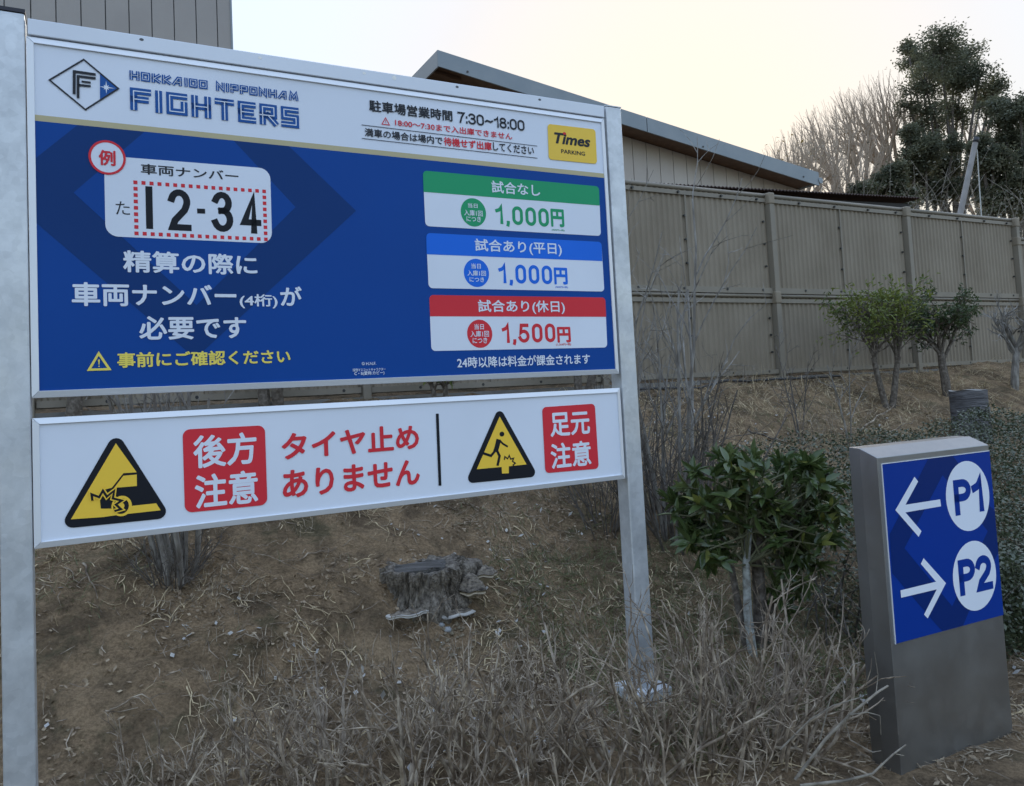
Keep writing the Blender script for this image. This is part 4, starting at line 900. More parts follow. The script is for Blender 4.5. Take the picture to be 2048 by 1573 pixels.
hedge_front = [  # px, py of the foot, height, stems, spread, radius, label
    (150, 1720, .40, 20, .8, .0045, 'sparse leafless shrub at the foot of the near post'),
    (330, 1650, .40, 24, .8, .0045, 'leafless twiggy shrub in the bottom left, one in from the near post'),
    (500, 1600, .44, 30, .8, .005, 'low leafless shrub in front of the fallen litter left of centre'),
    (650, 1570, .47, 34, .8, .0055, 'leafless shrub left of the one below the fungus bearing stump'),
    (820, 1580, .50, 34, .8, .0055, 'leafless shrub directly below the fungus bearing stump'),
    (960, 1540, .50, 34, .85, .006, 'leafless shrub with thick pale forked stems right of the stump'),
    (1100, 1530, .50, 34, .85, .006, 'leafless shrub just left of the far galvanised post'),
    (1250, 1560, .55, 36, .85, .0055, 'leafless shrub growing in front of the far post and its foot'),
    (1420, 1530, .62, 40, .75, .006, 'tall leafless shrub between the far post and the direction pillar, left of two'),
    (1545, 1505, .60, 56, .62, .007, 'densest leafless shrub standing against the direction pillar'),
    (1400, 1700, .42, 22, .9, .0045, 'leafless shrub at the bottom edge between post and pillar'),
    (1130, 1720, .42, 22, .9, .0045, 'leafless shrub at the bottom edge below the far post'),
    (880, 1740, .40, 22, .9, .0045, 'leafless shrub at the bottom edge centre'),
    (620, 1760, .38, 22, .9, .0045, 'leafless shrub at the bottom edge left of centre')]
for i, (x, y, h, ns_, sp, r, lab) in enumerate(hedge_front):
    bare_shrub(gat(x, y), h * (1.18 if x > 800 and y < 1650 else 1.0), int(ns_ * .56), sp * 1.1, r * 1.55, 100 + i, lab, 'leafless shrubs of the front row', M_TWIG if i % 3 else M_TWIGB, jit=.16, br=.17, subs=(3, 5), tw=(1, 3), up=.04, rmin=.0021, k0=.8, lr0=.38, rough=.62)
# a few thick pruned branches reaching across the pillar
sh_ = thing('bare_shoots', gat(1600, 1560), 'long pale cut shoots reaching across the foot of the direction pillar', 'shrub', 'leafless shrubs of the front row')
for pts, r0_, r1_, Y_ in (([(1590, 1560), (1650, 1480), (1700, 1430), (1755, 1385), (1776, 1372)], .010, .006, 3.12), ([(1752, 1388), (1756, 1350), (1749, 1305)], .003, .0015, 3.12),
        ([(1700, 1430), (1735, 1425), (1760, 1432), (1762, 1470)], .004, .002, 3.1), ([(1690, 1440), (1700, 1480), (1745, 1505), (1762, 1502)], .0035, .002, 3.08),
        ([(1600, 1572), (1690, 1562), (1745, 1548), (1785, 1510), (1812, 1490)], .009, .004, 2.98), ([(1740, 1550), (1765, 1568)], .003, .002, 2.98), ([(1790, 1508), (1808, 1512)], .003, .002, 2.98),
        ([(1640, 1480), (1660, 1400), (1705, 1330), (1722, 1325)], .005, .003, 3.2), ([(1560, 1500), (1620, 1440), (1665, 1412), (1722, 1395)], .006, .003, 3.15)):
    P3 = np.array([at(x, y, Y_ + .012 * math.sin(i * 2.1)) for i, (x, y) in enumerate(pts)]); np_mesh('shoot', tubes([(P3, np.linspace(r0_, r1_, len(P3)) * .66)], 7), 4, M_SHOOT, sh_, True)
# shrubs behind the boards
bare_shrub(gat(350, 1150), 1.5, 16, .28, .017, 140, 'many stemmed bare shrub rising behind the left half of the boards', None, M_BARK, (2, 3), (2, 3), br=.13, jit=.10, up=.08, rmin=.0035)
bare_shrub(gat(345, 1165), .32, 30, 1.1, .005, 141, 'tuft of dead suckers around the foot of the bare shrub behind the boards', None, M_BARKD, (2, 4), (2, 3), br=.12, name='dead_suckers')
bare_shrub(gat(1330, 1075), 2.35, 9, .22, .016, 142, 'tall pale stemmed bare shrub immediately right of the far post', None, M_BARK, (4, 6), (2, 3), br=.22, jit=.09, up=.06, rough=.45, rmin=.0035)
bare_shrub(gat(1345, 1085), 1.25, 34, .5, .010, 143, 'dense clump of dark bare stems at the foot behind the far post', None, M_BARKD, (3, 5), (2, 4), br=.30, jit=.14)
bare_shrub(gat(1215, 1060), .75, 26, .8, .006, 144, 'low bare shrub behind the far post on its left side', None, M_BARKD, (3, 5), (2, 4), br=.2)
bare_shrub(gat(1600, 885), 1.0, 3, .2, .011, 145, 'thin bare sapling with dark twigs on the sandy bank', None, M_BARKD, (4, 6), (1, 3), br=.05, jit=.1, name='sapling', rmin=.0035)
bare_shrub(gat(1700, 890), 1.15, 2, .16, .012, 146, 'thin pale bare sapling behind the left corner of the pillar', None, M_BARK, (4, 6), (1, 3), br=.03, jit=.1, name='sapling', rmin=.0035)
bare_shrub(gat(1640, 915), .55, 16, .7, .004, 147, 'low wispy bare shrub between the two saplings', None, M_TWIG, (2, 4), (2, 3), br=.2)
bare_shrub(gat(1480, 770), .35, 8, .8, .004, 148, 'small dead weed at the foot of the fence beside the hose end', None, M_DRY, (2, 3), (1, 2), br=.1)
# ---- pruned small trees in front of the fence --------------------------------------------------
def pruned_tree(px, py, H, w, r, seed, label, nl, m, forks=2, leafsize=.055, bark=M_BARKM, burn=False):
    rng = np.random.default_rng(seed); b = gat(px, py); root = thing('pruned_tree', b, label, 'tree', 'small pruned trees along the fence'); cfg_min[0] = .0022
    o = [[], [], [], []]; tips = []; tr_l = []
    th = H * .42
    for i in range(forks):
        d = np.array([(i - (forks - 1) / 2) * .28 + rng.normal(0, .05), rng.normal(0, .06), 1.0]); pts, rad = walk(rng, b - Z * .08 + D * (i - (forks - 1) / 2) * .07, d, th + .08, r, r * .72, 5, .05); tr_l.append((pts, rad))
        for j in range(7):
            a = rng.random() * 6.283; e = .35 + .75 * rng.random()
            cfg = {0: (5, .2, .06, (5, 7), .7, .55, .6, .2), 1: (4, .22, .03, (3, 5), .75, .5, .6, .15), 2: (3, .25, .03, 0, .5, .5, .6, .2)}
            oo = [[], [], []]; branch(rng, pts[-1 - (j % 2)], (math.cos(a) * e * w, math.sin(a) * e * w, 1), H * .52, r * .42, 0, cfg, oo, tips)
            for k_ in range(3): o[k_] += oo[k_]
    np_mesh('trunk', tubes(tr_l, 9), 4, bark, root, True)
    np_mesh('branches', tubes(o[0], 5), 4, bark, root, True); kind(np_mesh('twigs', tubes(o[1] + o[2], 3), 4, bark, root), 'stuff')
    if nl:
        tp = np.array([p for p, _ in tips]); td = np.array([d for _, d in tips]); dens = .5 + fbm(tp @ D * 2.2, tp @ Z * 2.2 + seed, 9, 2) * 2.4
        pr_ = np.clip(dens, .02, 1.5) * np.clip((tp[:, 2] - b[2] - H * .45) / (H * .2), .08, 1); pr_ /= pr_.sum(); k_ = rng.choice(len(tp), nl, p=pr_)
        kind(np_mesh('foliage', leaves(rng, tp[k_] + rng.normal(0, .03, (nl, 3)), td[k_], leafsize, leafsize * .42), 4, m, root), 'stuff')
    return root
pruned_tree(1778, 812, 1.38, .36, .040, 51, 'bright green pruned tree with a forked trunk before the fence', 2600, M_LEAFP, 2)
pruned_tree(1895, 792, 1.34, .48, .06, 52, 'darker green pruned tree with one thick trunk scorched at its foot', 2900, M_LEAFP2, 1)
pruned_tree(2028, 775, 1.30, .95, .055, 53, 'leafless pruned tree with a knobbly pale trunk by the fence step', 0, M_LEAF, 1, bark=M_BARK)
pruned_tree(145, 850, .75, .8, .07, 54, 'stumpy tree seen in the slot between the boards at the left', 150, M_LEAF, 1)
pruned_tree(545, 830, .9, .8, .06, 55, 'stumpy tree seen in the slot between the boards, centre left', 0, M_LEAF, 2)
pruned_tree(880, 825, .62, .9, .03, 56, 'small green bush seen in the slot between the boards, right of centre', 900, M_LEAFP, 2)
pruned_tree(1165, 800, .9, .8, .05, 57, 'bare forked tree seen in the slot just left of the far post', 0, M_LEAF, 2)

# ---- broadleaf shrub with big leaves -----------------------------------------------------------
rng = np.random.default_rng(77); ob = gat(1500, 1300); YO = float(ob[1])
osm = thing('broadleaf_shrub', ob, 'glossy broad leaved evergreen shrub with lichen spotted trunks left of the pillar', 'shrub')
def oz(px, py, dy=0.): return at(px, py, YO + dy)
tl_ = []
for pts, rs2, dy in (([(1508, 1330), (1496, 1230), (1492, 1130), (1498, 1060), (1492, 1000)], (.034, .030, .026, .022, .014), -.05),
                    ([(1520, 1330), (1520, 1200), (1512, 1090), (1540, 1010), (1560, 980)], (.05, .047, .040, .028, .014), .04),
                    ([(1535, 1330), (1545, 1200), (1560, 1120), (1590, 1040), (1610, 1000)], (.035, .032, .026, .02, .012), .08),
                    ([(1500, 1330), (1478, 1220), (1462, 1130), (1440, 1060), (1420, 1010)], (.03, .026, .022, .016, .010), .0)):
    tl_.append((np.array([oz(*p, dy + .012 * math.sin(i * 3 + p[0])) for i, p in enumerate(pts)]), np.array(rs2)))
for i, t in enumerate(tl_): np_mesh('trunk', tubes([(t[0], t[1] * .82)], 9), 4, M_LICH if i == 0 else M_BARKM, osm, True)
ends = []; bl = []
heads = []
while len(heads) < 112:
    x = rng.uniform(1345, 1690); y = rng.uniform(912, 1165); e = ((x - 1515) / 172) ** 2 + ((y - 1020) / 125) ** 2
    if e < 1 and not (y > 1060 and 1440 < x < 1545) and not (y > 1095 and x > 1640): heads.append((x, y, rng.uniform(-.25, .22)))
heads += [(1540, 1180, .05), (1590, 1150, .1), (1620, 1120, .1), (1580, 1230, .05), (1610, 1170, 0), (1650, 1130, .1), (1670, 1080, .1), (1680, 1030, .1), (1660, 980, .15), (1400, 1090, 0), (1380, 1060, 0), (1425, 1130, 0), (1560, 1200, 0), (1600, 1190, .1), (1570, 1150, -.1), (1455, 1110, -.05), (1335, 1000, 0), (1360, 985, .05), (1440, 905, .1), (1505, 905, .05), (1575, 915, 0), (1640, 925, .05)]
for x, y, dy in heads:
    t = tl_[int(rng.integers(0, 4))][0]; s_ = t[int(rng.integers(2, 5))]; e_ = oz(x, y, dy); mid = (s_ + e_) / 2 + rng.normal(0, .02, 3) - Z * .02
    bl.append((np.array([s_, mid, e_]), np.array([.0075, .0055, .0035]))); ends.append((e_, unit(e_ - mid)))
np_mesh('branches', tubes(bl, 5), 4, mat('green_twig', (.13, .13, .07), .6), osm)
def leaf_mesh(nm, L_, W_, curl, m, fold):
    V = []; Fc = []; n = 6
    for i in range(n + 1):
        t = i / n; w = W_ / 2 * math.sin(math.pi * min(1, t * .93 + .07) ** .85) * (1 if i < n else 0) ; x = L_ * t; z = -curl * L_ * t * t
        V += [(x, w, z + fold * w), (x, 0, z), (x, -w, z + fold * w)]
    for i in range(n):
        a = 3 * i; Fc += [(a, a + 1, a + 4, a + 3), (a + 1, a + 2, a + 5, a + 4)]
    me_ = bpy.data.meshes.new(nm); me_.from_pydata(V, [], Fc); me_.shade_smooth(); me_.materials.append(m); return me_
LMS = [leaf_mesh('leaf', .098, .036, .18, M_LEAF, .35), leaf_mesh('leaf', .088, .034, .35, M_LEAF, .25), leaf_mesh('leaf', .105, .040, .06, M_LEAF, .4), leaf_mesh('leaf', .09, .034, .25, M_LEAFY, .3)]
made = []; allp = []
for e_, d_ in ends:
    for k_ in range(int(rng.integers(7, 11))):
        dd = unit(d_ * .35 + rng.normal(0, .75, 3) + np.array([0, 0, .12])); allp.append((e_ - d_ * rng.uniform(0, .06), dd))
order = sorted(range(len(allp)), key=lambda i: allp[i][0][1] + .05 * rng.random())
for j, i in enumerate(order):
    p_, d_ = allp[i]
    if j < 300:
        up_ = unit(np.array([0, 0, 1.]) + rng.normal(0, .45, 3) - cam_fw * .3); y_ = unit(np.cross(up_, d_)); z_ = np.cross(d_, y_); sc2 = rng.uniform(.6, 1.28)
        rel = p_ - ob
        o_ = bpy.data.objects.new('leaf', LMS[3 if rng.random() < .13 else int(rng.integers(0, 3))])
        o_.matrix_basis = Matrix(((d_[0] * sc2, y_[0] * sc2, z_[0] * sc2, rel[0]), (d_[1] * sc2, y_[1] * sc2, z_[1] * sc2, rel[1]), (d_[2] * sc2, y_[2] * sc2, z_[2] * sc2, rel[2]), (0, 0, 0, 1)))
        link(o_, osm)
rest = [allp[i] for i in order[300:]]
if rest: kind(np_mesh('foliage', leaves(rng, [p for p, _ in rest] * 2, [d for _, d in rest] * 2, .095, .036, .3), 4, M_LEAF, osm, True), 'stuff')

# ---- clipped evergreen hedge behind the pillar -----------------------------------------------------
rng = np.random.default_rng(5)
hb = G(2040, 1420); hg = thing('clipped_hedge', hb, 'dense small leaved evergreen hedge behind and right of the direction pillar', 'hedge')
def hedge_h(s, v): return .52 + .10 * fbm(s * 1.6, v * 1.6, 31, 3) * 2
n = 90000; s_ = rng.uniform(3.6, 12, n); v_ = rng.uniform(2.55, 4.9, n)
lim = 3.78 + .25 * (v_ - 2.6) + .25 * fbm(v_ * 3, v_ * 0 + 2, 8, 2); vb = 2.6 + .12 * fbm(s_ * 2, s_ * 0, 4, 2) ; ve = 4.75 + .3 * fbm(s_ * 1.5, s_ * 0 + 5, 6, 2) - .5 * np.clip((4.6 - s_) / .8, 0, 1)
ok = (s_ > lim) & (v_ > vb) & (v_ < ve); s_, v_, vb = s_[ok], v_[ok], vb[ok]; lim = lim[ok]
edge = np.minimum(np.clip((v_ - vb) / .22, 0, 1), np.clip((s_ - lim) / .22, 0, 1)) ** .5
depth = rng.random(len(s_)) ** 2.2 * np.where(edge < .95, 1., .35)
hh = hedge_h(s_, v_) * edge; zz = gz(s_, v_) + hh * (1 - depth)
pos = s_[:, None] * D + v_[:, None] * N + zz[:, None] * Z
kind(np_mesh('leaves', quads_small(rng, pos, .030, .017, .35), 4, M_HEDGE, hg), 'stuff')
m_ = 26000; s2 = rng.uniform(3.7, 7.5, m_); f2 = rng.random(m_); v2 = 2.6 + .12 * fbm(s2 * 2, s2 * 0, 4, 2) + rng.uniform(-.02, .12, m_); z2 = gz(s2, v2) + .04 + .50 * f2
kind(np_mesh('side_leaves', quads_small(rng, s2[:, None] * D + v2[:, None] * N + z2[:, None] * Z, .032, .018, .25), 4, M_HEDGE, hg), 'stuff')
ln = []
for i in range(240):
    a, b = rng.uniform(3.8, 8), rng.uniform(2.6, 3.6); g0 = gp(a, b)
    ln.append(walk(rng, g0, (rng.normal(0, .35), rng.normal(0, .35), 1), .5, .007, .002, 5, .15))
kind(np_mesh('stems', tubes(ln, 4), 4, M_BARKD, hg), 'stuff')
q = MB()

# ---- stumps ------------------------------------------------------------------------------------
M_ROT = mat('rotten_wood', (.08, .066, .052), .95, 0, (.36, .315, .26), 34, col3=(.21, .18, .145), bump=3, bscale=110, stretch=(1, 1, .7))
def radial(base, prof_, k, rf, top=True):
    V = []; Fc = []
    for i, (z, r) in enumerate(prof_):
        for j in range(k):
            t = 2 * math.pi * j / k; rr = r * rf(t, i); V.append(base + D * math.cos(t) * rr + N * math.sin(t) * rr * .9 + Z * (z + (.02 * math.sin(5 * t) + .015 * math.sin(11 * t + 1) if i == len(prof_) - 1 else 0)))
    for i in range(len(prof_) - 1):
        for j in range(k): Fc.append((i * k + j, i * k + (j + 1) % k, (i + 1) * k + (j + 1) % k, (i + 1) * k + j))
    return V, Fc
sb = gat(878, 1222) + N * .18; mpp = sb[1] / F; rw = 88 * mpp
stump = thing('tree_stump', sb, 'wide rotten grey stump with bracket fungi on the bank below the board', 'stump')
rg = np.random.default_rng(8); cr = rg.normal(0, 1, 72)
def rf(t, i):
    j = int(t / (2 * math.pi) * 72) % 72; return 1 + .05 * math.sin(3 * t + .5) + .04 * math.sin(7 * t) + .035 * cr[j] * (1 if i > 0 else .6) - (.12 if j % 9 == 0 else 0)
H_ = 76 * mpp
KA, KZ = 200, 22; V = []; Fc = []
for i in range(KZ):
    z = -.10 + (H_ + .10) * i / (KZ - 1); f = max(0, z / H_); r0_ = rw * (1.10 - .16 * min(1, f * 1.6) + .03 * math.sin(f * 9))
    for j in range(KA):
        t = 2 * math.pi * j / KA; ct, st2 = math.cos(t), math.sin(t)
        strip = float(fbm(ct * 7 + 20, st2 * 7 + z * 1.2, 71, 4)); fine_ = float(fbm(ct * 22 + 5, st2 * 22 + z * 14, 73, 3)); crack = -.075 * max(0, 1 - abs(float(fbm(ct * 5 + 3, st2 * 5 + z * .8, 75, 2))) * 22)
        r = r0_ * (1 + .30 * strip + .20 * fine_ + crack * 1.3 + .05 * math.sin(3 * t + .5)); dz = (.07 * float(fbm(ct * 7, st2 * 7 + 9, 77, 4))) * f * f
        V.append(sb + D * ct * r + N * st2 * r * .9 + Z * (z + dz))
for i in range(KZ - 1):
    for j in range(KA): Fc.append((i * KA + j, i * KA + (j + 1) % KA, (i + 1) * KA + (j + 1) % KA, (i + 1) * KA + j))
for q_ in (.86, .6, .02):
    b_0 = len(V)
    for j in range(KA):
        t = 2 * math.pi * j / KA; p = V[(KZ - 1) * KA + j] - sb; V.append(sb + np.array([p[0] * q_, p[1] * q_, H_ * (.93 if q_ < .8 else .97) + (p[2] - H_) * .5 * q_]))
    for j in range(KA): Fc.append((b_0 - KA + j, b_0 - KA + (j + 1) % KA, b_0 + (j + 1) % KA, b_0 + j))
mesh_obj('wood', V, Fc, M_ROT, stump)
q = MB(); tp = []
for j in range(26):
    t = 2 * math.pi * j / 26; tp.append(sb - D * rw * .12 + D * math.cos(t) * rw * .62 * (1 + .08 * math.sin(4 * t)) + N * math.sin(t) * rw * .5 + Z * (H_ * .985 + .010 * math.sin(3 * t) + .006 * math.sin(8 * t)))
V = tp + [p - Z * .05 for p in tp]; q.add(V, [tuple(range(26))] + [(i, (i + 1) % 26, 26 + (i + 1) % 26, 26 + i) for i in range(26)]); q.obj('cut_face', mat('weathered_top', (.05, .046, .042), .9, 0, (.17, .16, .15), 18, bump=2.5, bscale=60, stretch=(.3, 2, 1)), stump)
# lobe on the right
V, Fc = radial(sb + D * rw * .86 - N * rw * .1, [(-.05, rw * .30), (H_ * .4, rw * .40), (H_ * .8, rw * .46), (H_ * .96, rw * .42), (H_ * 1.0, rw * .2), (H_ * 1.0, .004)], 30, lambda t, i: 1 + .07 * math.sin(3 * t + i) + .05 * math.sin(8 * t)); mesh_obj('side_lobe', V, Fc, M_ROT, stump, True)
M_FUN = mat('fungus_top', (.06, .048, .038), .9, 0, (.26, .22, .17), 40, bump=1, bscale=60, stretch=(1, 1, 2)); M_RIM = mat('fungus_rim', (.46, .44, .40), .8); M_FUNU = mat('fungus_underside', (.40, .34, .25), .8)
def bracket(c, out, side, w, dp, th, ribs, droop=0.):
    """half-disc shelf: c attachment point, out outward, side along the trunk"""
    V = []; Fc = []; nr, na = 6, 22; z_ = np.array([0, 0, 1.])
    for i in range(nr + 1):
        f = i / nr
        for j in range(na + 1):
            a = math.pi * j / na; wob = 1 + .08 * math.sin(5 * a + ribs) + .05 * math.sin(11 * a)
            p = c + side * (math.cos(a) * w / 2 * f * wob) + out * (math.sin(a) * dp * f * wob)
            V.append(p + z_ * (th * (.9 - .7 * f * f) + .006 * math.sin(f * 14 + ribs) + .004 * math.sin(6 * a + ribs) * f - droop * f * f))
    b = len(V)
    for i in range(nr + 1):
        f = i / nr
        for j in range(na + 1):
            a = math.pi * j / na; wob = 1 + .08 * math.sin(5 * a + ribs) + .05 * math.sin(11 * a); f2 = min(f, .97)
            p = c + side * (math.cos(a) * w / 2 * f2 * wob) + out * (math.sin(a) * dp * f2 * wob); V.append(p + z_ * (-th * .9 * (1 - f) - .004 + .004 * math.sin(6 * a + ribs) * f - droop * f * f))
    top, und, rim = [], [], []
    for i in range(nr):
        for j in range(na):
            a0_ = i * (na + 1) + j; top.append((a0_, a0_ + 1, a0_ + na + 2, a0_ + na + 1)); und.append((b + a0_, b + a0_ + na + 1, b + a0_ + na + 2, b + a0_ + 1))
    for j in range(na): a0_ = nr * (na + 1) + j; rim.append((a0_, b + a0_, b + a0_ + 1, a0_ + 1))
    o1 = mesh_obj('bracket_fungus', V, top + und + rim, [M_FUN, M_FUNU, M_RIM], stump, True)
    o1.data.polygons.foreach_set('material_index', [0] * (len(top) - na) + [2 if th < .05 else 0] * na + [1] * len(und) + [2 if th < .05 else 1] * na)
    return o1
vo_ = sb @ N
def onst(px, py, back=0.): return onv(px, py, vo_ - rw * .86 + back)
bracket(onst(818, 1226), -N * .9 - D * .1, D, 92 * mpp, 30 * mpp, .022, 1); bracket(onst(908, 1226), -N, D, 84 * mpp, 30 * mpp, .026, 4)
bracket(onst(938, 1172, .04), -N * .9 + D * .35, unit(D + N * .3), 56 * mpp, 34 * mpp, .085, 2, .03); bracket(onst(968, 1150, .1), -N * .8 + D * .5, unit(D + N * .4), 44 * mpp, 26 * mpp, .06, 5)
# log stump on the bank
Xl = at(1943, 862, 8.6); lb_ = gp(Xl @ D, Xl @ N); ztop = at(1940, 781, lb_[1])[2]; rl = 37 * lb_[1] / F
log = thing('log_stump', lb_, 'upright sawn dark log stump on the bank above the direction pillar', 'stump')
hl = ztop - lb_[2]; V, Fc = radial(lb_, [(-.1, rl * 1.04), (hl * .3, rl), (hl * .6, rl * .98), (hl * .9, rl * .97), (hl * .995, rl * .98)], 40, lambda t, i: 1 + .02 * math.sin(5 * t + i) + .012 * math.sin(13 * t))
V = [v + (Z * .0 if i < 160 else -Z * (.02 * math.sin(5 * 2 * math.pi * (i - 160) / 40) + .015 * math.sin(11 * 2 * math.pi * (i - 160) / 40 + 1))) for i, v in enumerate(V)]
mesh_obj('bark', V, Fc, mat('ringed_bark', (.045, .042, .045), .85, 0, (.15, .145, .15), 14, bump=1.5, bscale=40, stretch=(.3, .3, 2.2)), log, True)
q = MB(); tp = [lb_ + D * math.cos(t) * rl * .96 + N * math.sin(t) * rl * .9 + Z * (hl + .003 + .006 * math.sin(4 * t)) for t in [2 * math.pi * j / 32 for j in range(32)]]
q.V = [lb_ + Z * (hl - .02)] + tp; q.F = [(0, 1 + i, 1 + (i + 1) % 32) for i in range(32)]; q.obj('sawn_top', mat('sawn_wood', (.36, .34, .31), .8, 0, (.20, .19, .18), 9), log)
V, Fc = radial(np.zeros(3), [(0, rl * .34), (.035, rl * .3), (.045, rl * .16), (.04, .002)], 14, lambda t, i: 1 + .12 * math.sin(3 * t))
kc = lb_ - N * rl * .80 - D * rl * .25 + Z * hl * .58; V = [kc + D * (p @ D) + Z * (p @ N) - N * (p[2] + .02) for p in V]
mesh_obj('knot', V, Fc, mat('knot_wood', (.03, .028, .03), .9, 0, (.16, .15, .14), 25), log, True)

# ---- fallen sticks, stones ------------------------------------------------------------------------
def stick(a, b, r, label, seed, m=M_TWIG, fork=True, lift_=.012, arch=0.):
    rng = np.random.default_rng(seed); A = G(*a); B = G(*b); n = 7; pts = []
    for i in range(n + 1):
        t = i / n; X = A + (B - A) * t + np.cross(unit(B - A), Z) * rng.normal(0, .012); s, v = X @ D, X @ N; pts.append(P(s, v, max(float(gz(s, v)), X[2] - .3) + lift_ + arch * math.sin(math.pi * t)))
    root = thing('fallen_stick', pts[0], label, 'stick', 'dead sticks lying on the bank'); q = MB(); q.tube(pts, list(np.linspace(r, r * .45, n + 1)), 6); q.obj('stem', m, root, True)
    if fork:
        for i in (3, 5):
            d = unit(np.cross(unit(B - A), Z) * (1 if i == 3 else -1) + unit(B - A) * .9); q = MB(); q.tube([pts[i], pts[i] + d * .05 + Z * .01, pts[i] + d * .10], [r * .5, r * .4, r * .25], 5); q.obj('side_twig', m, root)
for i, (a, b, r, lab, ar) in enumerate([((165, 1135), (192, 1205), .007, 'pale bent stick on the left of the bank near the near post', 0), ((130, 1140), (160, 1185), .004, 'thin stick beside the pale bent one near the near post', 0),
        ((600, 1127), (672, 1100), .005, 'pale twig on the bank between the bare shrub and the stump', 0), ((470, 1290), (540, 1298), .005, 'tan stick lying below the bare shrub, half way down the bank', .02),
        ((440, 1095), (610, 1152), .003, 'long thin pale stem lying across the bank left of the stump', .03), ((1045, 1100), (1050, 1150), .004, 'curved pale stem just right of the stump', .02),
        ((540, 1260), (660, 1255), .0035, 'straight thin stem lying left of the bracket fungi', .0), ((220, 1435), (330, 1440), .0045, 'arched pale stem low on the left', .05),
        ((1530, 1500), (1760, 1568), .009, 'pale cut branch on the ground in front of the pillar foot', .03), ((1495, 865), (1560, 885), .010, 'dark broken stick on the sandy bank', 0),
        ((1720, 868), (1800, 815), .012, 'thick mossy stick leaning up the bank behind the pillar top', .06), ((1760, 885), (1830, 845), .007, 'forked pale stick right behind the pillar top', .05)]): stick(a, b, r, lab, 300 + i, M_BARKD if 'dark' in lab else M_TWIG, arch=ar)
def stone(px, py, r, seed, label, group, m, flat=.6):
    rng = np.random.default_rng(seed); c = G(px, py); V = []; Fc = []; k_, n = 9, 6
    for i in range(n):
        ph = math.pi * i / (n - 1)
        for j in range(k_): t = 2 * math.pi * j / k_; rr = r * (.85 + .3 * rng.random()); V.append(c + np.array([math.sin(ph) * math.cos(t) * rr, math.sin(ph) * math.sin(t) * rr, math.cos(ph) * rr * flat + r * .2]))
    for i in range(n - 1):
        for j in range(k_): Fc.append((i * k_ + j, (i + 1) * k_ + j, (i + 1) * k_ + (j + 1) % k_, i * k_ + (j + 1) % k_))
    tag(mesh_obj('stone', V, Fc, m, None, True), label, 'stone', group)
M_CLOD = mat('clod', (.19, .155, .10), .95, 0, (.25, .205, .14), 20, bump=1, bscale=60); M_ST = mat('grey_stone', (.24, .25, .26), .8, 0, (.34, .35, .35), 20)
stone(895, 1262, .028, 1, 'grey angular stone under the right bracket fungus', None, M_ST); stone(882, 1252, .022, 2, 'darker stone touching the stump foot between the fungi', None, M_ST)
rng = np.random.default_rng(4); c = G(925, 1272); k_ = 90; cs = np.array([gp(c @ D + a, c @ N + b, .004) for a, b in rng.normal(0, 1, (k_, 2)) * np.array([.16, .10])]); vv = []
for c in cs:
    r = rng.uniform(.004, .016); oc = [np.array(o_) * r * rng.uniform(.7, 1.2) + c for o_ in ((1, 0, 0), (0, 1, 0), (-1, 0, 0), (0, -1, 0), (0, 0, .9), (0, 0, -.6))]
    for a, b in ((0, 1), (1, 2), (2, 3), (3, 0)): vv += [oc[a], oc[b], oc[4], oc[b], oc[a], oc[5]]
kind(np_mesh('soil_clods', vv, 3, M_CLOD), 'stuff')

# ---- ground litter ---------------------------------------------------------------------------------
def scatter(n, seed, s0, s1, v0, v1, mask=None):
    rng = np.random.default_rng(seed); s = rng.uniform(s0, s1, n * 4); v = rng.uniform(v0, v1, n * 4)
    if mask is not None: k_ = rng.random(n * 4) < mask(s, v); s, v = s[k_], v[k_]
    return rng, s[:n], v[:n]
def strands(rng, s, v, Lr, W_, elev, bend=.6, n=4, lift_=.006):
    c = s[:, None] * D + v[:, None] * N + (gz(s, v) + lift_)[:, None] * Z; k_ = len(s)
    az_ = rng.random(k_) * 6.283; el = np.abs(rng.normal(0, elev, k_)); L_ = rng.uniform(*Lr, k_) * (.5 + rng.random(k_)); pts = [c]
    for i in range(n):
        az_ = az_ + rng.normal(0, bend, k_) / n; e2 = el * (1 - .9 * i / n)
        d = np.stack([np.cos(az_) * np.cos(e2), np.sin(az_) * np.cos(e2), np.sin(e2)], 1); nx = pts[-1] + d * (L_ / n)[:, None]
        g = gz(nx @ D, nx @ N) + lift_ * .6; nx[:, 2] = np.maximum(nx[:, 2], g) if elev > .5 else g + np.sin(e2) * L_ * .25 * (1 - i / n) + rng.random(k_) * .004; pts.append(nx)
    A = np.stack(pts, 1); T = np.diff(A, axis=1); T = np.concatenate([T, T[:, -1:]], 1); sd_ = np.cross(T, rng.normal(0, .5, (k_, 1, 3)) + np.array([0, 0, 1.])); sd_ /= np.linalg.norm(sd_, axis=2, keepdims=True) + 1e-9
    w = (W_ * (.5 + rng.random(k_)))[:, None, None] * np.linspace(1, .3, n + 1)[None, :, None] / 2
    Lf, Rt = A + sd_ * w, A - sd_ * w; q = np.stack([Lf[:, :-1], Lf[:, 1:], Rt[:, 1:], Rt[:, :-1]], 2); return q.reshape(-1, 3)
vis = lambda s, v: np.clip(1.1 - np.abs(v - 4.2) / 4.5, .25, 1)
clump = lambda sc, sd2, lo=.0: (lambda s, v: np.clip((fbm(s * sc, v * sc, sd2, 4) + .02 - lo) * 9, .015, 1))
M_STRAW = mat('straw', (.26, .19, .10), .85, 0, (.66, .53, .33), 22); M_STRAW2 = mat('grey_straw', (.10, .075, .05), .9, 0, (.40, .32, .22), 22)
rng, s, v = scatter(24000, 1, -3.6, 10, 2.0, 7.0, clump(1.5, 41)); kind(np_mesh('dry_grass', strands(rng, s, v, (.03, .13), .005, .28, 1.2), 4, M_STRAW2), 'stuff')
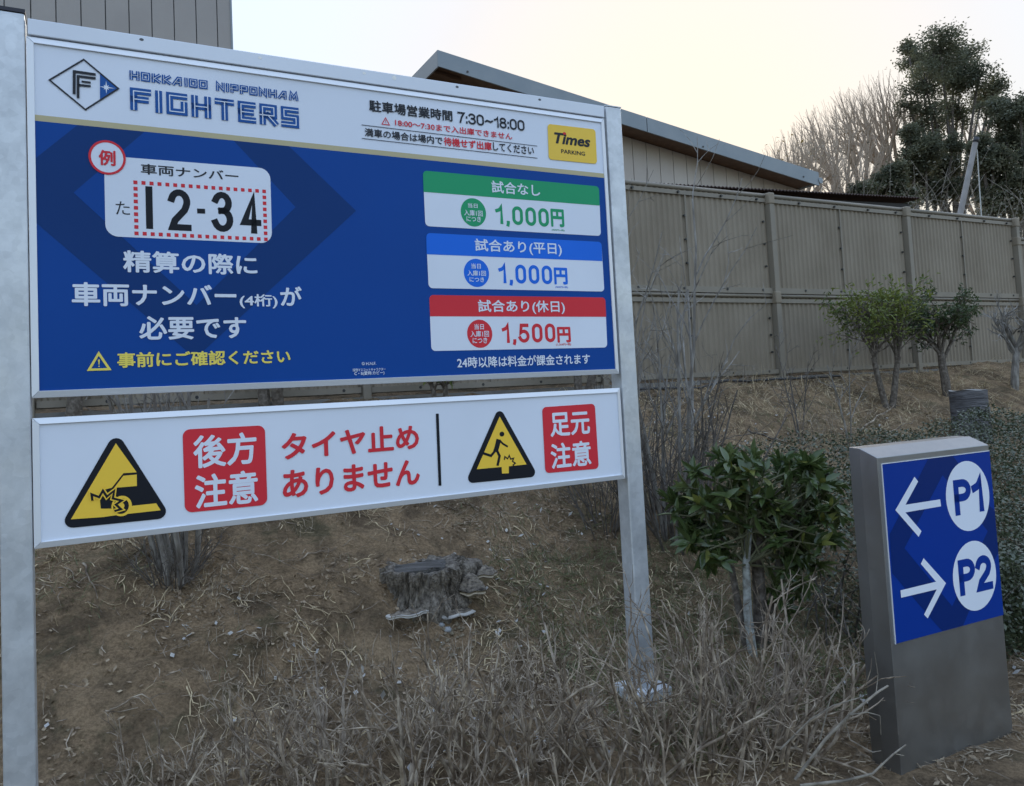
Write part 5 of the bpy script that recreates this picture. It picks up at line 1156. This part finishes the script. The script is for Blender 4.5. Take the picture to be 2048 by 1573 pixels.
rng, s, v = scatter(8000, 2, -3.4, 9, 2.2, 7.0, clump(1.9, 47)); kind(np_mesh('straw_litter', strands(rng, s, v, (.04, .18), .0058, .35, 1.4), 4, M_STRAW), 'stuff')
rng, s, v = scatter(5500, 3, 4.2, 16, 5.2, 7.05, clump(1.4, 49, -.1)); kind(np_mesh('dry_bank_grass', strands(rng, s, v, (.06, .20), .005, .9, .9), 4, M_STRAW), 'stuff')
rng, s, v = scatter(7000, 4, -3.2, 9, 2.6, 6.5, clump(1.2, 53, .10)); kind(np_mesh('green_grass', strands(rng, s, v, (.03, .10), .0035, .8, .8), 4, mat('grass_blade', (.07, .085, .03), .6, 0, (.15, .16, .06), 9)), 'stuff')
rng, s, v = scatter(9000, 5, 2.2, 4.6, 2.7, 4.6); kind(np_mesh('shade_grass', strands(rng, s, v, (.04, .13), .0035, .9, .8), 4, mat('grass_blade', ())), 'stuff')
rng, s, v = scatter(14000, 6, -3.4, 9, 2.0, 6.8, clump(2.2, 59)); c = s[:, None] * D + v[:, None] * N + (gz(s, v) + .008)[:, None] * Z
kind(np_mesh('leaf_litter', quads_small(rng, c, .034, .018, .8), 4, mat('dead_leaf', (.13, .085, .05), .8, 0, (.42, .33, .22), 22)), 'stuff')
rng, s, v = scatter(1500, 7, -3.2, 8, 2.0, 6.3, clump(1.6, 61)); c = s[:, None] * D + v[:, None] * N + (gz(s, v) + .012)[:, None] * Z
kind(np_mesh('pale_leaf_litter', quads_small(rng, c, .045, .024, 1.0), 4, mat('pale_dead_leaf', (.34, .33, .32), .6, 0, (.45, .42, .36), 25)), 'stuff')
rng, s, v = scatter(2600, 8, -3.4, 8, 1.6, 6.6); ln = []
for a, b in zip(s, v):
    L_ = rng.uniform(.03, .14); th = rng.random() * 6.283; p0 = gp(a, b, .006); p1 = gp(a + math.cos(th) * L_ / 2, b + math.sin(th) * L_ / 2, .010 + rng.random() * .012); p2 = gp(a + math.cos(th + .3) * L_, b + math.sin(th + .3) * L_, .006); ln.append((np.array([p0, p1, p2]), np.array([.0022, .0018, .001]) * rng.uniform(.6, 1.6)))
kind(np_mesh('twig_litter', tubes(ln, 3), 4, M_TWIG), 'stuff')
rng, s, v = scatter(9000, 9, -3.4, 8, 1.6, 6.6); r_ = rng.uniform(.002, .008, len(s)) * rng.random(len(s)); c = s[:, None] * D + v[:, None] * N + (gz(s, v) + .001)[:, None] * Z
tet = np.array([[1, 1, 1], [-1, -1, 1], [-1, 1, -1], [1, -1, -1]]) * .7; fi = [0, 1, 2, 0, 3, 1, 0, 2, 3, 1, 3, 2]
kind(np_mesh('grit', (c[:, None, :] + r_[:, None, None] * (tet[fi] + rng.normal(0, .2, (len(s), 12, 3)) * 0)).reshape(-1, 3), 3, M_CLOD), 'stuff')
